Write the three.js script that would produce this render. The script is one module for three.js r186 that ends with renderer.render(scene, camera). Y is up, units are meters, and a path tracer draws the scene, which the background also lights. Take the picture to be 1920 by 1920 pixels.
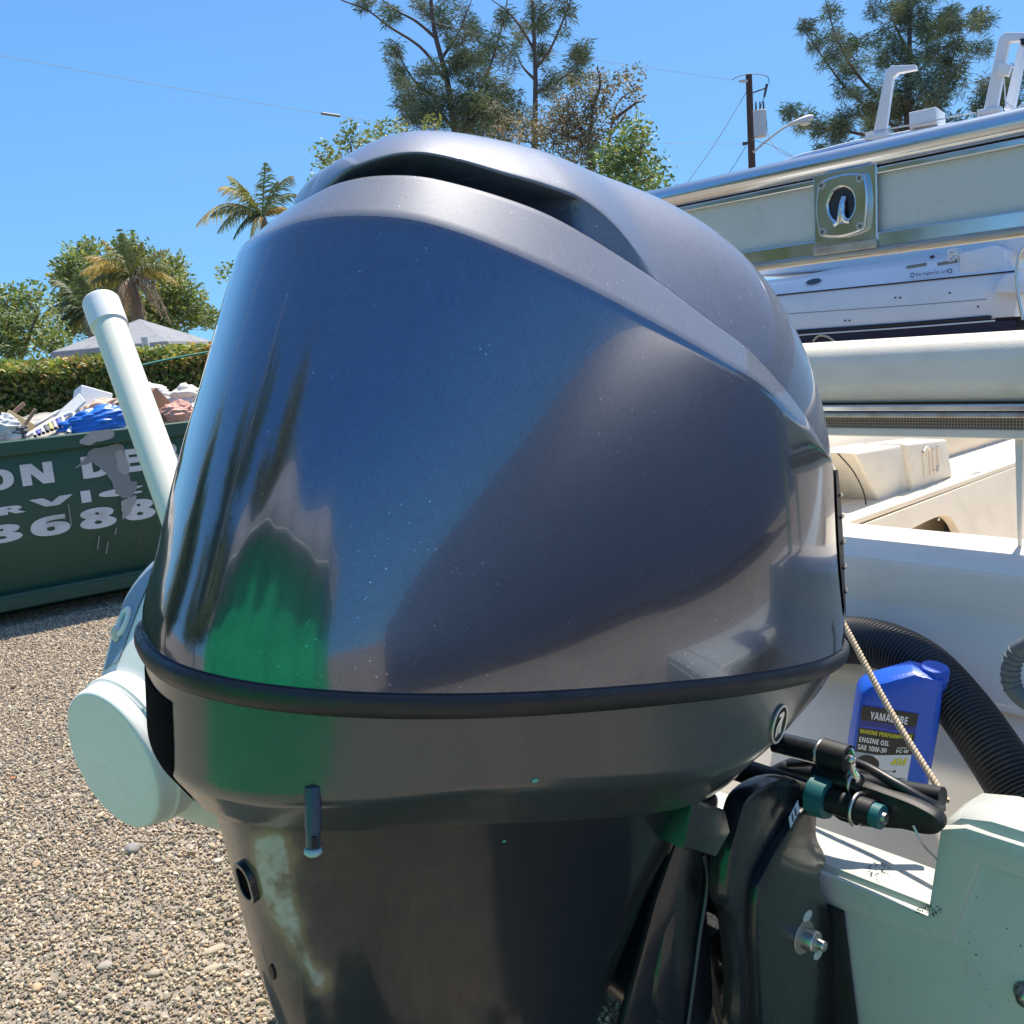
import * as THREE from 'three';
import { RoundedBoxGeometry } from 'three/addons/geometries/RoundedBoxGeometry.js';
import { mergeGeometries, mergeVertices, toCreasedNormals } from 'three/addons/utils/BufferGeometryUtils.js';
import { FontLoader } from 'three/addons/loaders/FontLoader.js';

// ------------------------------------------------------------------ camera
const scene = new THREE.Scene();
const V = (x, y, z) => new THREE.Vector3(x, y, z);
const FPX = 1775, PITCH = THREE.MathUtils.degToRad(10.1), ROLL = THREE.MathUtils.degToRad(4.7);
const CAM = V(0, 1.65, 0);
const camera = new THREE.PerspectiveCamera(2 * THREE.MathUtils.radToDeg(Math.atan(960 / FPX)), 1, 0.02, 600);
camera.position.copy(CAM);
camera.rotation.set(-PITCH, 0, -ROLL, 'YXZ');
scene.add(camera);

// ------------------------------------------------------------------ sky, sun, exposure
const SUN_AZ = THREE.MathUtils.degToRad(33), SUN_EL = THREE.MathUtils.degToRad(64);
const SUN = V(Math.sin(SUN_AZ) * Math.cos(SUN_EL), Math.sin(SUN_EL), -Math.cos(SUN_AZ) * Math.cos(SUN_EL));
{
  const w = 512, h = 256, data = new Float32Array(w * h * 4);
  const lerp = (a, b, t) => a + (b - a) * t;
  const zen = [0.062, 0.150, 0.37], mid = [0.056, 0.222, 0.585], hor = [0.185, 0.45, 0.72];
  for (let j = 0; j < h; j++) for (let i = 0; i < w; i++) {
    const el = ((j + 0.5) / h - 0.5) * Math.PI, k = (j * w + i) * 4;          // row 0 is straight down
    const s = Math.max(0, Math.sin(el));
    const t1 = Math.min(1, s / 0.42), t2 = Math.max(0, Math.min(1, (s - 0.3) / 0.7));
    const az = ((i + 0.5) / w - 0.5) * 2 * Math.PI, cg = Math.cos(el) * (Math.cos(az) * SUN.x + Math.sin(az) * SUN.z) + Math.sin(el) * SUN.y;
    const glow = el < 0 ? 0 : 0.055 * 0.51 / Math.pow(1.49 - 1.4 * cg, 1.5);          // forward scattering of the air round the sun
    for (let c = 0; c < 3; c++) {
      let v = lerp(hor[c], mid[c], Math.pow(t1, 0.75));
      v = lerp(v, zen[c], t2);
      data[k + c] = v + glow * [0.92, 0.97, 1][c];
    }
    data[k + 3] = 1;
  }
  const sky = new THREE.DataTexture(data, w, h, THREE.RGBAFormat, THREE.FloatType);
  sky.mapping = THREE.EquirectangularReflectionMapping;
  sky.magFilter = sky.minFilter = THREE.LinearFilter; sky.wrapS = THREE.RepeatWrapping;
  sky.needsUpdate = true;
  scene.background = sky; scene.environment = sky;
}
const sun = new THREE.DirectionalLight(new THREE.Color(1, 0.91, 0.77), 5.0);
sun.position.copy(SUN.clone().multiplyScalar(40)); sun.castShadow = true; sun.shadow.radius = 1;
sun.shadow.mapSize.set(4096, 4096);
Object.assign(sun.shadow.camera, { left: -18, right: 18, top: 18, bottom: -18, near: 1, far: 120 });
scene.add(sun, sun.target);
const renderer = new THREE.WebGLRenderer({ antialias: true });
renderer.setSize(1024, 1024);
renderer.toneMapping = THREE.LinearToneMapping;
renderer.toneMappingExposure = 1.5;
renderer.shadowMap.enabled = true;

// ------------------------------------------------------------------ helpers
let seed = 7;
const rnd = () => { seed = (seed + 0x6D2B79F5) | 0; let t = Math.imul(seed ^ (seed >>> 15), 1 | seed); t = (t + Math.imul(t ^ (t >>> 7), 61 | t)) ^ t; return ((t ^ (t >>> 14)) >>> 0) / 4294967296; };
const rr = (a, b) => a + (b - a) * rnd();
const R = THREE.MathUtils.degToRad;
const clamp = (x, a, b) => Math.max(a, Math.min(b, x));
const sst = (a, b, x) => { const t = clamp((x - a) / (b - a), 0, 1); return t * t * (3 - 2 * t); };
const mixv = (a, b, t) => a.clone().lerp(b, t);

// a photograph pixel is only a direction; the plane it is put on gives the distance
function ray(px, py) {
  return V((px - 960) / FPX, -(py - 960) / FPX, -1).applyQuaternion(camera.quaternion).normalize();
}
camera.updateMatrixWorld();
const FWD = V(0, 0, -1).applyQuaternion(camera.quaternion);
const at = (px, py, depth) => { const d = ray(px, py); return CAM.clone().addScaledVector(d, depth / d.dot(FWD)); };
const ground = (px, py, y = 0) => { const d = ray(px, py); return CAM.clone().addScaledVector(d, (y - CAM.y) / d.y); };
function pick(g, px, py, axis, val) {            // point of a thing's own plane (axis = val) under that direction
  g.updateMatrixWorld(true);
  const inv = g.matrixWorld.clone().invert();
  const o = CAM.clone().applyMatrix4(inv), d = ray(px, py).transformDirection(inv);
  return o.addScaledVector(d, (val - o[axis]) / d[axis]);
}
const caster = new THREE.Raycaster();
function hit(meshes, px, py) {                   // first surface of the given meshes in that direction
  meshes.forEach(m => m.updateMatrixWorld(true));
  caster.set(CAM, ray(px, py));
  const r = caster.intersectObjects(meshes, false)[0];
  if (!r) return null;
  const n = r.face.normal.clone().transformDirection(r.object.matrixWorld);
  if (n.dot(caster.ray.direction) > 0) n.negate();
  return { p: r.point.clone(), n };
}

const used = {};
const numbered = n => { used[n] = (used[n] ?? -1) + 1; return used[n] ? `${n}_${String(used[n]).padStart(3, '0')}` : n; };
function mesh(name, geo, mat, parent) {
  const m = new THREE.Mesh(geo, mat); m.name = name; m.castShadow = m.receiveShadow = true;
  parent?.add(m); return m;
}
function tag(o, label, category, group) { o.userData.label = label; o.userData.category = category; if (group) o.userData.group = group; return o; }
function thing(name, label, category, pos = [0, 0, 0], ry = 0, group) {
  const g = new THREE.Group(); g.name = numbered(name); g.position.set(...pos); g.rotation.y = ry; scene.add(g);
  g.updateMatrixWorld(true);
  return tag(g, label, category, group);
}
function single(name, label, category, geo, mat, group) { const m = mesh(numbered(name), geo, mat, scene); return tag(m, label, category, group); }
function struct(name, geo, mat) { const m = mesh(name, geo, mat, scene); m.userData.kind = 'structure'; return m; }

// geometry helpers
const M4 = new THREE.Matrix4();
const move = (g, x, y, z) => g.translate(x, y, z);
function boxUV(g) {                              // uv in metres by dominant face direction
  if (g.index) g = g.toNonIndexed();
  const p = g.attributes.position, uv = new Float32Array(p.count * 2), a = V(), b = V(), c = V(), n = V();
  for (let i = 0; i < p.count; i += 3) {
    a.fromBufferAttribute(p, i); b.fromBufferAttribute(p, i + 1); c.fromBufferAttribute(p, i + 2);
    n.copy(b).sub(a).cross(c.clone().sub(a));
    const ax = Math.abs(n.x), ay = Math.abs(n.y), az = Math.abs(n.z);
    [a, b, c].forEach((q, k) => {
      const [u, v] = ax > ay && ax > az ? [q.z, q.y] : ay > az ? [q.x, q.z] : [q.x, q.y];
      uv[(i + k) * 2] = u; uv[(i + k) * 2 + 1] = v;
    });
  }
  g.setAttribute('uv', new THREE.BufferAttribute(uv, 2));
  return g;
}
const rbox = (w, h, d, r = 0.004, s = 2) => boxUV(new RoundedBoxGeometry(w, h, d, s, Math.min(r, w / 2.01, h / 2.01, d / 2.01)));
function rod(a, b, r1, r2 = r1, seg = 14, cap = true) {
  const d = b.clone().sub(a), L = d.length();
  const g = new THREE.CylinderGeometry(r2, r1, L, seg, 1, !cap);
  g.applyMatrix4(M4.makeRotationFromQuaternion(new THREE.Quaternion().setFromUnitVectors(V(0, 1, 0), d.normalize())));
  const m = a.clone().add(b).multiplyScalar(0.5);
  return g.translate(m.x, m.y, m.z);
}
function lathe(pts, seg = 24) { return new THREE.LatheGeometry(pts.map(([r, y]) => new THREE.Vector2(r, y)), seg); }
function aim(g, p, n, roll = 0) {                // geometry built along +y: put its foot at p, its axis along n
  const q = new THREE.Quaternion().setFromUnitVectors(V(0, 1, 0), n.clone().normalize());
  if (roll) g.rotateY(roll);
  return g.applyMatrix4(M4.makeRotationFromQuaternion(q)).translate(p.x, p.y, p.z);
}
const curve = pts => new THREE.CatmullRomCurve3(pts, false, 'centripetal');
const tube = (pts, r, seg = 40, rad = 10) => new THREE.TubeGeometry(curve(pts), seg, r, rad);
function strip(grid, closed = false) {           // rows x columns of Vector3 -> smooth surface
  const rows = grid.length, cols = grid[0].length, pos = [], idx = [];
  grid.forEach(r => r.forEach(p => pos.push(p.x, p.y, p.z)));
  for (let i = 0; i + 1 < rows; i++) for (let j = 0; j < (closed ? cols : cols - 1); j++) {
    const a = i * cols + j, b = i * cols + (j + 1) % cols, c = a + cols, d = b + cols;
    idx.push(a, b, d, a, d, c);
  }
  const g = new THREE.BufferGeometry();
  g.setAttribute('position', new THREE.Float32BufferAttribute(pos, 3)); g.setIndex(idx);
  return g;
}
function smooth(g) { g = mergeVertices(g, 1e-5); g.computeVertexNormals(); return g; }
function uvFrom(g, fn) {
  const p = g.attributes.position, uv = new Float32Array(p.count * 2), q = V();
  for (let i = 0; i < p.count; i++) { q.fromBufferAttribute(p, i); const [a, b] = fn(q); uv[2 * i] = a; uv[2 * i + 1] = b; }
  g.setAttribute('uv', new THREE.BufferAttribute(uv, 2)); return g;
}
// an outline lying in a plane of thing g (corner list in that plane), given depth behind that plane
function extr(axis, val, pts, th, bevel = 0.003) {
  const sh = new THREE.Shape(pts.map(p => axis === 'z' ? new THREE.Vector2(p.x, p.y) : axis === 'x' ? new THREE.Vector2(p.z, p.y) : new THREE.Vector2(p.x, -p.z)));
  const b = Math.min(bevel, th / 3);
  const g = new THREE.ExtrudeGeometry(sh, { depth: th - 2 * b, bevelEnabled: b > 0, bevelSize: b, bevelOffset: -b, bevelThickness: b, bevelSegments: 2, curveSegments: 6 });
  g.translate(0, 0, b);
  if (axis === 'z') g.translate(0, 0, val - th);
  else if (axis === 'x') { g.applyMatrix4(M4.makeBasis(V(0, 0, 1), V(0, 1, 0), V(-1, 0, 0))); g.translate(val + th, 0, 0); }
  else { g.applyMatrix4(M4.makeBasis(V(1, 0, 0), V(0, 0, -1), V(0, 1, 0))); g.translate(0, val - th, 0); }
  return toCreasedNormals(boxUV(g), 0.7);
}
const picks = (g, axis, val, list) => list.map(([a, b]) => pick(g, a, b, axis, val));
function soft(pts, n = 6) { return new THREE.CatmullRomCurve3(pts, true, 'centripetal').getPoints(pts.length * n).slice(0, -1); }
function spl(t) {                                // smooth interpolation of a table
  const n = t.length, m = t.map((_, i) => { const a = t[Math.max(0, i - 1)], b = t[Math.min(n - 1, i + 1)]; return (b[1] - a[1]) / (b[0] - a[0]); });
  return x => {
    if (x <= t[0][0]) return t[0][1] + m[0] * (x - t[0][0]) * 0.5;
    if (x >= t[n - 1][0]) return t[n - 1][1] + m[n - 1] * (x - t[n - 1][0]) * 0.5;
    let i = 0; while (x > t[i + 1][0]) i++;
    const h = t[i + 1][0] - t[i][0], s = (x - t[i][0]) / h, s2 = s * s, s3 = s2 * s;
    return t[i][1] * (2 * s3 - 3 * s2 + 1) + m[i] * h * (s3 - 2 * s2 + s) + t[i + 1][1] * (-2 * s3 + 3 * s2) + m[i + 1] * h * (s3 - s2);
  };
}

// ------------------------------------------------------------------ procedural textures
function lattice(n, sd) { const a = new Float32Array(n * n); let s = sd; for (let i = 0; i < n * n; i++) { s = (Math.imul(s, 1664525) + 1013904223) | 0; a[i] = (s >>> 8) / 16777216; } return a; }
function noise2(n, sd) {                          // tileable, period 1
  const a = lattice(n, sd);
  return (u, v) => {
    u = (u - Math.floor(u)) * n; v = (v - Math.floor(v)) * n;
    const i = Math.floor(u), j = Math.floor(v); let x = u - i, y = v - j; x = x * x * (3 - 2 * x); y = y * y * (3 - 2 * y);
    const g = (p, q) => a[(q % n) * n + (p % n)];
    return (g(i, j) * (1 - x) + g(i + 1, j) * x) * (1 - y) + (g(i, j + 1) * (1 - x) + g(i + 1, j + 1) * x) * y;
  };
}
function fbm(n, sd, oct = 4) { const L = []; for (let o = 0; o < oct; o++) L.push(noise2(n << o, sd + o * 977)); return (u, v) => { let s = 0, w = 0.5, t = 0; for (const f of L) { s += w * f(u, v); t += w; w *= 0.55; } return s / t; }; }
function tex(size, fn, srgb = true, rep = 1) {    // fn -> [r,g,b] 0..1 (linear for colour maps)
  const d = new Uint8Array(size * size * 4);
  const enc = x => { x = clamp(x, 0, 1); return srgb ? (x <= 0.0031308 ? 12.92 * x : 1.055 * Math.pow(x, 1 / 2.4) - 0.055) : x; };
  for (let j = 0; j < size; j++) for (let i = 0; i < size; i++) {
    const c = fn((i + 0.5) / size, (j + 0.5) / size), k = (j * size + i) * 4;
    d[k] = enc(c[0]) * 255; d[k + 1] = enc(c[1]) * 255; d[k + 2] = enc(c[2]) * 255; d[k + 3] = 255;
  }
  const t = new THREE.DataTexture(d, size, size); t.wrapS = t.wrapT = THREE.RepeatWrapping;
  t.magFilter = THREE.LinearFilter; t.minFilter = THREE.LinearMipmapLinearFilter; t.generateMipmaps = true;
  if (srgb) t.colorSpace = THREE.SRGBColorSpace; t.repeat.set(rep, rep); t.needsUpdate = true; return t;
}
const lin = (r, g, b) => new THREE.Color().setRGB(r, g, b);
const mat = (c, o = {}) => new THREE.MeshStandardMaterial({ color: lin(...c), roughness: 0.6, side: THREE.DoubleSide, ...o });
const phys = (c, o = {}) => new THREE.MeshPhysicalMaterial({ color: lin(...c), roughness: 0.5, side: THREE.DoubleSide, ...o });
function grimeMap(base, dirt, amt, sd, size = 512, rep = 1, n = 6) {
  const f = fbm(n, sd, 5), g = noise2(96, sd + 5), h = fbm(3, sd + 9, 3);
  return tex(size, (u, v) => { let k = Math.max(0, f(u, v) - 0.48) * 3 * h(u, v) * amt + (g(u, v) > 0.93 ? amt * 0.25 : 0); k = clamp(k, 0, 1); return base.map((b, i) => b + (dirt[i] - b) * k); }, true, rep);
}
function roughMap(lo, hi, sd, rep = 1, n = 8) { const f = fbm(n, sd, 5); return tex(256, (u, v) => { const k = lo + (hi - lo) * f(u, v); return [k, k, k]; }, false, rep); }
function bumpMap(sd, n = 16, rep = 1, size = 256) { const f = fbm(n, sd, 4); return tex(size, (u, v) => { const k = f(u, v); return [k, k, k]; }, false, rep); }

// ------------------------------------------------------------------ materials
const MT = {};
{
  // metallic cowl paint; pale specks painted in for flake glints and dust
  const fl = noise2(256, 3), f2 = noise2(37, 8), cloud = fbm(4, 21, 4);
  const specks = new Set(); let s0 = 99;
  const rs = () => { s0 = (Math.imul(s0, 1664525) + 1013904223) | 0; return (s0 >>> 8) / 16777216; };
  for (let i = 0; i < 420; i++) { const x = Math.floor(rs() * 1022), y = Math.floor(rs() * 1022), n = rs() < 0.2 ? 3 : rs() < 0.5 ? 2 : 1; if (cloud(x / 1024, y / 1024) < 0.46) continue; for (let a = 0; a < n; a++) for (let b = 0; b < n; b++) specks.add(x + a + 1024 * (y + b)); }
  const paint = tex(1024, (u, v) => {
    const i = Math.floor(u * 1024), j = Math.floor(v * 1024);
    const k = 0.90 + 0.2 * fl(u, v) + 0.05 * (f2(u, v) - 0.5) + 0.06 * (cloud(u, v) - 0.5);
    let c = [0.138 * k, 0.150 * k, 0.192 * k];
    if (specks.has(i + 1024 * j)) c = [0.5, 0.52, 0.56];
    return c;
  }, true, 2);
  MT.paint = phys([1, 1, 1], { map: paint, metalness: 0.86, roughness: 0.14, clearcoat: 1, clearcoatRoughness: 0.012, ior: 1.5 });
  // lit copy of that paint: dust grain, less metallic to pale the sunlit top
  MT.paintDustyLit = phys([1, 1, 1], { map: paint, metalness: 0.15, roughness: 0.55, bumpMap: bumpMap(23, 128, 10, 512), bumpScale: 0.00008, clearcoat: 0.75, clearcoatRoughness: 0.04 });
  MT.rubber = mat([0.012, 0.013, 0.016], { roughnessMap: roughMap(0.35, 0.65, 31, 3), roughness: 1, bumpMap: bumpMap(5, 64, 4), bumpScale: 0.0004 });
  MT.pan = phys([1, 1, 1], { map: grimeMap([0.066, 0.073, 0.075], [0.15, 0.135, 0.115], 0.8, 44, 512, 2), metalness: 0.35, roughness: 1, roughnessMap: roughMap(0.22, 0.36, 32, 2), clearcoat: 0.6, clearcoatRoughness: 0.12 });
  MT.blackPaint = phys([1, 1, 1], { map: grimeMap([0.010, 0.013, 0.017], [0.05, 0.05, 0.05], 0.6, 61, 512, 2), roughness: 1, roughnessMap: roughMap(0.22, 0.42, 33, 3), clearcoat: 0.5, clearcoatRoughness: 0.12 });
  MT.black = mat([0.006, 0.007, 0.009], { roughness: 0.55 });
  MT.hollow = phys([0.002, 0.002, 0.003], { roughness: 1, specularIntensity: 0.15 });  // near-black colour stands in for the shade inside openings
  MT.blackHose = mat([0.012, 0.013, 0.016], { roughness: 0.42 });
  MT.steel = mat([0.62, 0.63, 0.64], { metalness: 1, roughness: 1, roughnessMap: roughMap(0.10, 0.24, 34, 3) });
  MT.steelRough = mat([0.55, 0.54, 0.52], { metalness: 1, roughness: 0.38 });
  MT.rusty = mat([1, 1, 1], { map: grimeMap([0.45, 0.42, 0.36], [0.22, 0.09, 0.035], 1.3, 71, 256, 6), metalness: 0.6, roughness: 0.5 });
  MT.teal = mat([1, 1, 1], { map: grimeMap([0.012, 0.13, 0.14], [0.03, 0.05, 0.06], 1, 72, 256, 8), roughness: 0.5 });
  MT.gel = phys([1, 1, 1], { map: grimeMap([0.55, 0.565, 0.52], [0.30, 0.29, 0.25], 0.6, 81, 1024, 0.8), roughness: 1, roughnessMap: roughMap(0.28, 0.45, 35, 1.4), clearcoat: 0.15, clearcoatRoughness: 0.2 });
  MT.wellGel = phys([1, 1, 1], { map: grimeMap([0.68, 0.62, 0.53], [0.40, 0.34, 0.27], 0.5, 86, 1024, 0.9), roughness: 0.45 });
  MT.cream = phys([1, 1, 1], { map: grimeMap([0.80, 0.70, 0.54], [0.46, 0.36, 0.25], 0.45, 82, 1024, 0.9), roughness: 0.5 });
  MT.vinyl = mat([1, 1, 1], { map: grimeMap([0.76, 0.70, 0.58], [0.52, 0.46, 0.36], 0.5, 83, 512, 2), roughness: 0.55, bumpMap: bumpMap(15, 128, 5), bumpScale: 0.0006 });
  MT.tubeFabric = mat([1, 1, 1], { map: grimeMap([0.72, 0.74, 0.70], [0.50, 0.48, 0.42], 0.5, 84, 512, 2), roughness: 0.62 });
  MT.bluePatch = mat([1, 1, 1], { map: grimeMap([0.21, 0.29, 0.38], [0.10, 0.13, 0.17], 0.9, 85, 512, 3), roughness: 0.6 });
  MT.pvc = mat([0.78, 0.75, 0.63], { roughness: 0.36 });
  MT.white = mat([0.78, 0.78, 0.77], { roughness: 0.4 });
  MT.bottle = phys([0.010, 0.095, 0.56], { roughness: 0.35, bumpMap: bumpMap(19, 64, 6), bumpScale: 0.0004 });
  MT.rope = mat([0.55, 0.44, 0.30], { roughness: 0.8 });
}

// ------------------------------------------------------------------ ground
{
  const f = fbm(64, 201, 3), c = fbm(5, 207, 4), g = noise2(200, 11);
  const map = tex(1024, (u, v) => {
    const k = f(u, v), b = c(u, v), s = g(u, v);
    const m = 0.11 + 0.24 * k + 0.10 * (b - 0.5) + (s > 0.85 ? 0.12 : 0);
    return [m * 1.12, m * 0.97, m * 0.80];
  }, true, 1);
  const bump = tex(1024, (u, v) => { const k = 0.6 * f(u, v) + 0.4 * g(u, v); return [k, k, k]; }, false, 1);
  const geo = new THREE.PlaneGeometry(600, 600, 1, 1).rotateX(-Math.PI / 2);
  const uv = geo.attributes.uv; for (let i = 0; i < uv.count; i++) uv.setXY(i, uv.getX(i) * 300, uv.getY(i) * 300);
  struct('ground', geo, mat([1, 1, 1], { map, bumpMap: bump, bumpScale: 0.012, roughness: 0.95 }));
}

// ------------------------------------------------------------------ outboard engine
const motor = thing('outboard_motor', 'dark metallic grey outboard motor tilted on the transom, glossy rounded cowl', 'outboard motor');
motor.position.set(-0.0013, 1.2597, -1.2847); motor.rotation.order = 'YXZ'; motor.rotation.set(0, R(28), -0.17573);
motor.updateMatrixWorld(true);
const NS = 2.5;
const eXa = spl([[-0.2, -0.46], [0, -0.497], [0.1, -0.482], [0.2, -0.464], [0.3, -0.441], [0.4, -0.419], [0.48, -0.40], [0.7, -0.36]]);
const eXf = spl([[-0.2, 0.5], [0, 0.5], [0.1, 0.483], [0.2, 0.464], [0.3, 0.437], [0.35, 0.418], [0.4, 0.395], [0.5, 0.36], [0.7, 0.3]]);
const eB = h => 0.31 - 0.045 * Math.pow(Math.max(h, 0) / 0.5, 1.5);
function sup(th, xa, xf, b, h, n = NS) {
  const c = Math.cos(th), s = Math.sin(th);
  return V((xa + xf) / 2 + Math.sign(c) * Math.pow(Math.abs(c), 2 / n) * (xf - xa) / 2, h, Math.sign(s) * Math.pow(Math.abs(s), 2 / n) * b);
}
const env = (th, h) => sup(th, eXa(h), eXf(h), eB(h), h);
const COLS = 384;
const thetas = [...Array(COLS).keys()].map(i => (i + 0.5) / COLS * 2 * Math.PI - Math.PI / 2);   // seam on the far side
{
  const hc = spl([[-0.41, 0.462], [-0.378, 0.476], [-0.33, 0.481], [-0.274, 0.477], [-0.169, 0.449], [-0.039, 0.409], [0.077, 0.372], [0.151, 0.348], [0.23, 0.309], [0.31, 0.272], [0.38, 0.245], [0.46, 0.225]]);
  const rise = spl([[-0.42, 0.05], [-0.27, 0.058], [-0.12, 0.075], [0.015, 0.068], [0.11, 0.054], [0.17, 0.046], [0.235, 0.030], [0.31, 0.006], [0.36, 0.002], [0.5, 0.002]]);
  const inset = spl([[-0.42, 0.05], [-0.27, 0.05], [-0.12, 0.055], [0.015, 0.053], [0.11, 0.042], [0.17, 0.031], [0.235, 0.015], [0.31, 0.004], [0.36, 0.002], [0.5, 0.002]]);
  const gapT = spl([[-0.42, 0.006], [-0.37, 0.012], [-0.31, 0.022], [-0.25, 0.024], [-0.19, 0.024], [-0.13, 0.029], [-0.09, 0.034], [-0.05, 0.031], [-0.02, 0.022], [0.015, 0.006], [0.04, 0.0015], [0.2, 0.001], [0.5, 0.001]]);
  const deep = x => 0.085 * (1 - sst(-0.125, -0.085, x)) + 0.004 * (1 - sst(-0.07, 0.03, x)) + 0.0002;
  const ridge = spl([[-0.36, 0.525], [-0.34, 0.543], [-0.30, 0.578], [-0.27, 0.601], [-0.23, 0.621], [-0.17, 0.632], [-0.05, 0.634], [0.03, 0.626], [0.12, 0.612], [0.20, 0.586], [0.27, 0.545], [0.33, 0.49], [0.38, 0.428], [0.43, 0.35]]);
  const shell = [], slot = [], cap = [];
  const push = (arr, k, p) => (arr[k] ??= []).push(p);
  for (const th of thetas) {
    let h = 0.4; for (let k = 0; k < 12; k++) h = hc(env(th, h).x);
    const P2 = env(th, h);
    const a = (eXf(h) - eXa(h)) / 2, m = (eXf(h) + eXa(h)) / 2, b = eB(h);
    const gx = Math.sign(P2.x - m) * Math.pow(Math.abs((P2.x - m) / a), NS - 1) / a, gz = Math.sign(P2.z) * Math.pow(Math.abs(P2.z / b), NS - 1) / b;
    const gl = Math.hypot(gx, gz), n = V(gx / gl, 0, gz / gl);
    const x = P2.x;
    const P3 = P2.clone().addScaledVector(n, -inset(x)); P3.y += rise(x);
    const P5 = P3.clone().addScaledVector(n, -0.004 - 0.014 * sst(-0.36, -0.41, x)); P5.y += gapT(x);
    const dp = deep(x);
    // wall and shoulder
    let r = 0; const f = 0.012, top = h - f;
    push(shell, r++, env(th, 0.0));
    for (let k = 1; k <= 18; k++) push(shell, r++, env(th, top * k / 18));
    const A = env(th, top), len = P3.distanceTo(P2), Bq = mixv(P2, P3, Math.min(0.45, f / Math.max(len, 1e-4)));
    for (const t of [0.25, 0.5, 0.75, 1]) push(shell, r++, mixv(mixv(A, P2, t), mixv(P2, Bq, t), t));
    const C3 = mixv(Bq, P3, 0.85);
    push(shell, r++, mixv(Bq, C3, 0.5)); push(shell, r++, C3);
    const D3 = P3.clone().addScaledVector(n, -Math.min(0.006, dp)); D3.y -= 0.001;
    for (const t of [0.33, 0.66, 1]) push(shell, r++, mixv(mixv(C3, P3, t), mixv(P3, D3, t), t));
    // recess of the air intake
    const fl = P3.clone().addScaledVector(n, -dp); fl.y -= 0.004 * sst(0.01, 0.05, dp);
    const cl = P5.clone().addScaledVector(n, -dp); 
    r = 0;
    push(slot, r++, D3); push(slot, r++, mixv(D3, fl, 0.5)); push(slot, r++, fl); push(slot, r++, mixv(fl, cl, 0.5)); push(slot, r++, cl);
    const E5 = P5.clone().addScaledVector(n, -Math.min(0.006, dp)); 
    push(slot, r++, mixv(cl, E5, 0.5)); push(slot, r++, E5);
    // cap: from the lip to the ridge
    const xr = P5.x * 0.94 - 0.004, hr = ridge(xr), Q = V(xr, hr, 0);
    const ct = V((P5.x + xr) / 2, hr - 0.006, P5.z * (0.56 + 0.22 * sst(0, 0.3, P5.x)));
    if (Math.abs(P5.z) < 0.12) ct.x = P5.x * (1 - 0.03 * (1 - Math.abs(P5.z) / 0.12));
    const bz = t => mixv(mixv(P5, ct, t), mixv(ct, Q, t), t);
    const G5 = bz(0.07); r = 0;
    for (const t of [0, 0.33, 0.66, 1]) push(cap, r++, mixv(mixv(E5, P5, t), mixv(P5, G5, t), t));
    for (let k = 1; k <= 14; k++) push(cap, r++, bz(0.07 + 0.93 * k / 14));
  }
  const uvc = q => [Math.atan2(-q.x, -q.z) * 0.38, q.y + 0.6 * Math.max(0, q.y - 0.5)];
  const full = uvFrom(smooth(strip(shell, true)), uvc), split = 20 * COLS * 6, part = (a, b) => { const g = new THREE.BufferGeometry(); for (const k of ['position', 'normal', 'uv']) g.setAttribute(k, full.attributes[k]); g.setIndex([...full.index.array].slice(a, b)); return g.toNonIndexed(); };
  mesh('cowl_shell', part(0, split), MT.paint, motor);
  mesh('cowl_shoulder', part(split, full.index.count), MT.paintDustyLit, motor);
  mesh('cowl_cap', uvFrom(smooth(strip(cap, true)), q => [q.x, q.z]), MT.paintDustyLit, motor);
  mesh('air_intake', uvFrom(smooth(strip(slot, true)), q => [q.x, q.y]), MT.paintDustyLit, motor);
}
let panRows;
{
  // rubber rail along the joint
  const rail = [];
  const prof = [[-0.006, 0.002], [0.001, 0.0016], [0.0042, -0.0015], [0.0052, -0.007], [0.0046, -0.014], [0.002, -0.020], [-0.003, -0.025], [-0.012, -0.027]];
  prof.forEach(([o, y], k) => { rail[k] = thetas.map(th => { const p = sup(th, -0.5 - o, 0.503 + o, 0.312 + o, y, NS); return p; }); });
  rail.push(rail[0].map(p => p.clone()));
  mesh('rub_rail', uvFrom(smooth(strip(rail, true)), q => [Math.atan2(q.z, q.x) * 0.4, q.y]), MT.rubber, motor);
  // lower cowl
  const hk = spl([[-0.52, -0.134], [-0.42, -0.130], [-0.32, -0.119], [-0.2, -0.108], [0.1, -0.124], [0.2, -0.112], [0.3, -0.07], [0.40, -0.046], [0.5, -0.04]]);
  const hs = spl([[-0.45, -0.186], [-0.3, -0.182], [-0.15, -0.186], [0.15, -0.208], [0.26, -0.186], [0.36, -0.13], [0.45, -0.08]]);
  const rows = [];
  const put = (k, p) => (rows[k] ??= []).push(p);
  for (const th of thetas) {
    const T0 = sup(th, -0.492, 0.492, 0.304, -0.026, NS);
    const K = sup(th, -0.484, 0.478, 0.297, 0, NS); K.y = hk(K.x);
    const S = sup(th, -0.44, 0.42, 0.206, 0, 2.7); S.y = hs(S.x);
    const S2 = S.clone().multiply(V(0.97, 1, 0.96)); S2.y -= 0.004;
    let k = 0; put(k++, T0);
    for (const t of [0.2, 0.45, 0.7]) { const p = mixv(T0, K, t * 0.95); put(k++, p); }
    const a = mixv(T0, K, 0.86), b = mixv(K, S, 0.14);
    for (const t of [0, 0.3, 0.6, 1]) put(k++, mixv(mixv(a, K, t), mixv(K, b, t), t));
    for (const t of [0.4, 0.7, 1]) put(k++, mixv(b, S, t));
    put(k++, S2);
  }
  panRows = rows;
  mesh('lower_cowl', uvFrom(smooth(strip(rows, true)), q => [Math.atan2(q.z, q.x) * 0.4, q.y]), MT.pan, motor);
}
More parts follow.
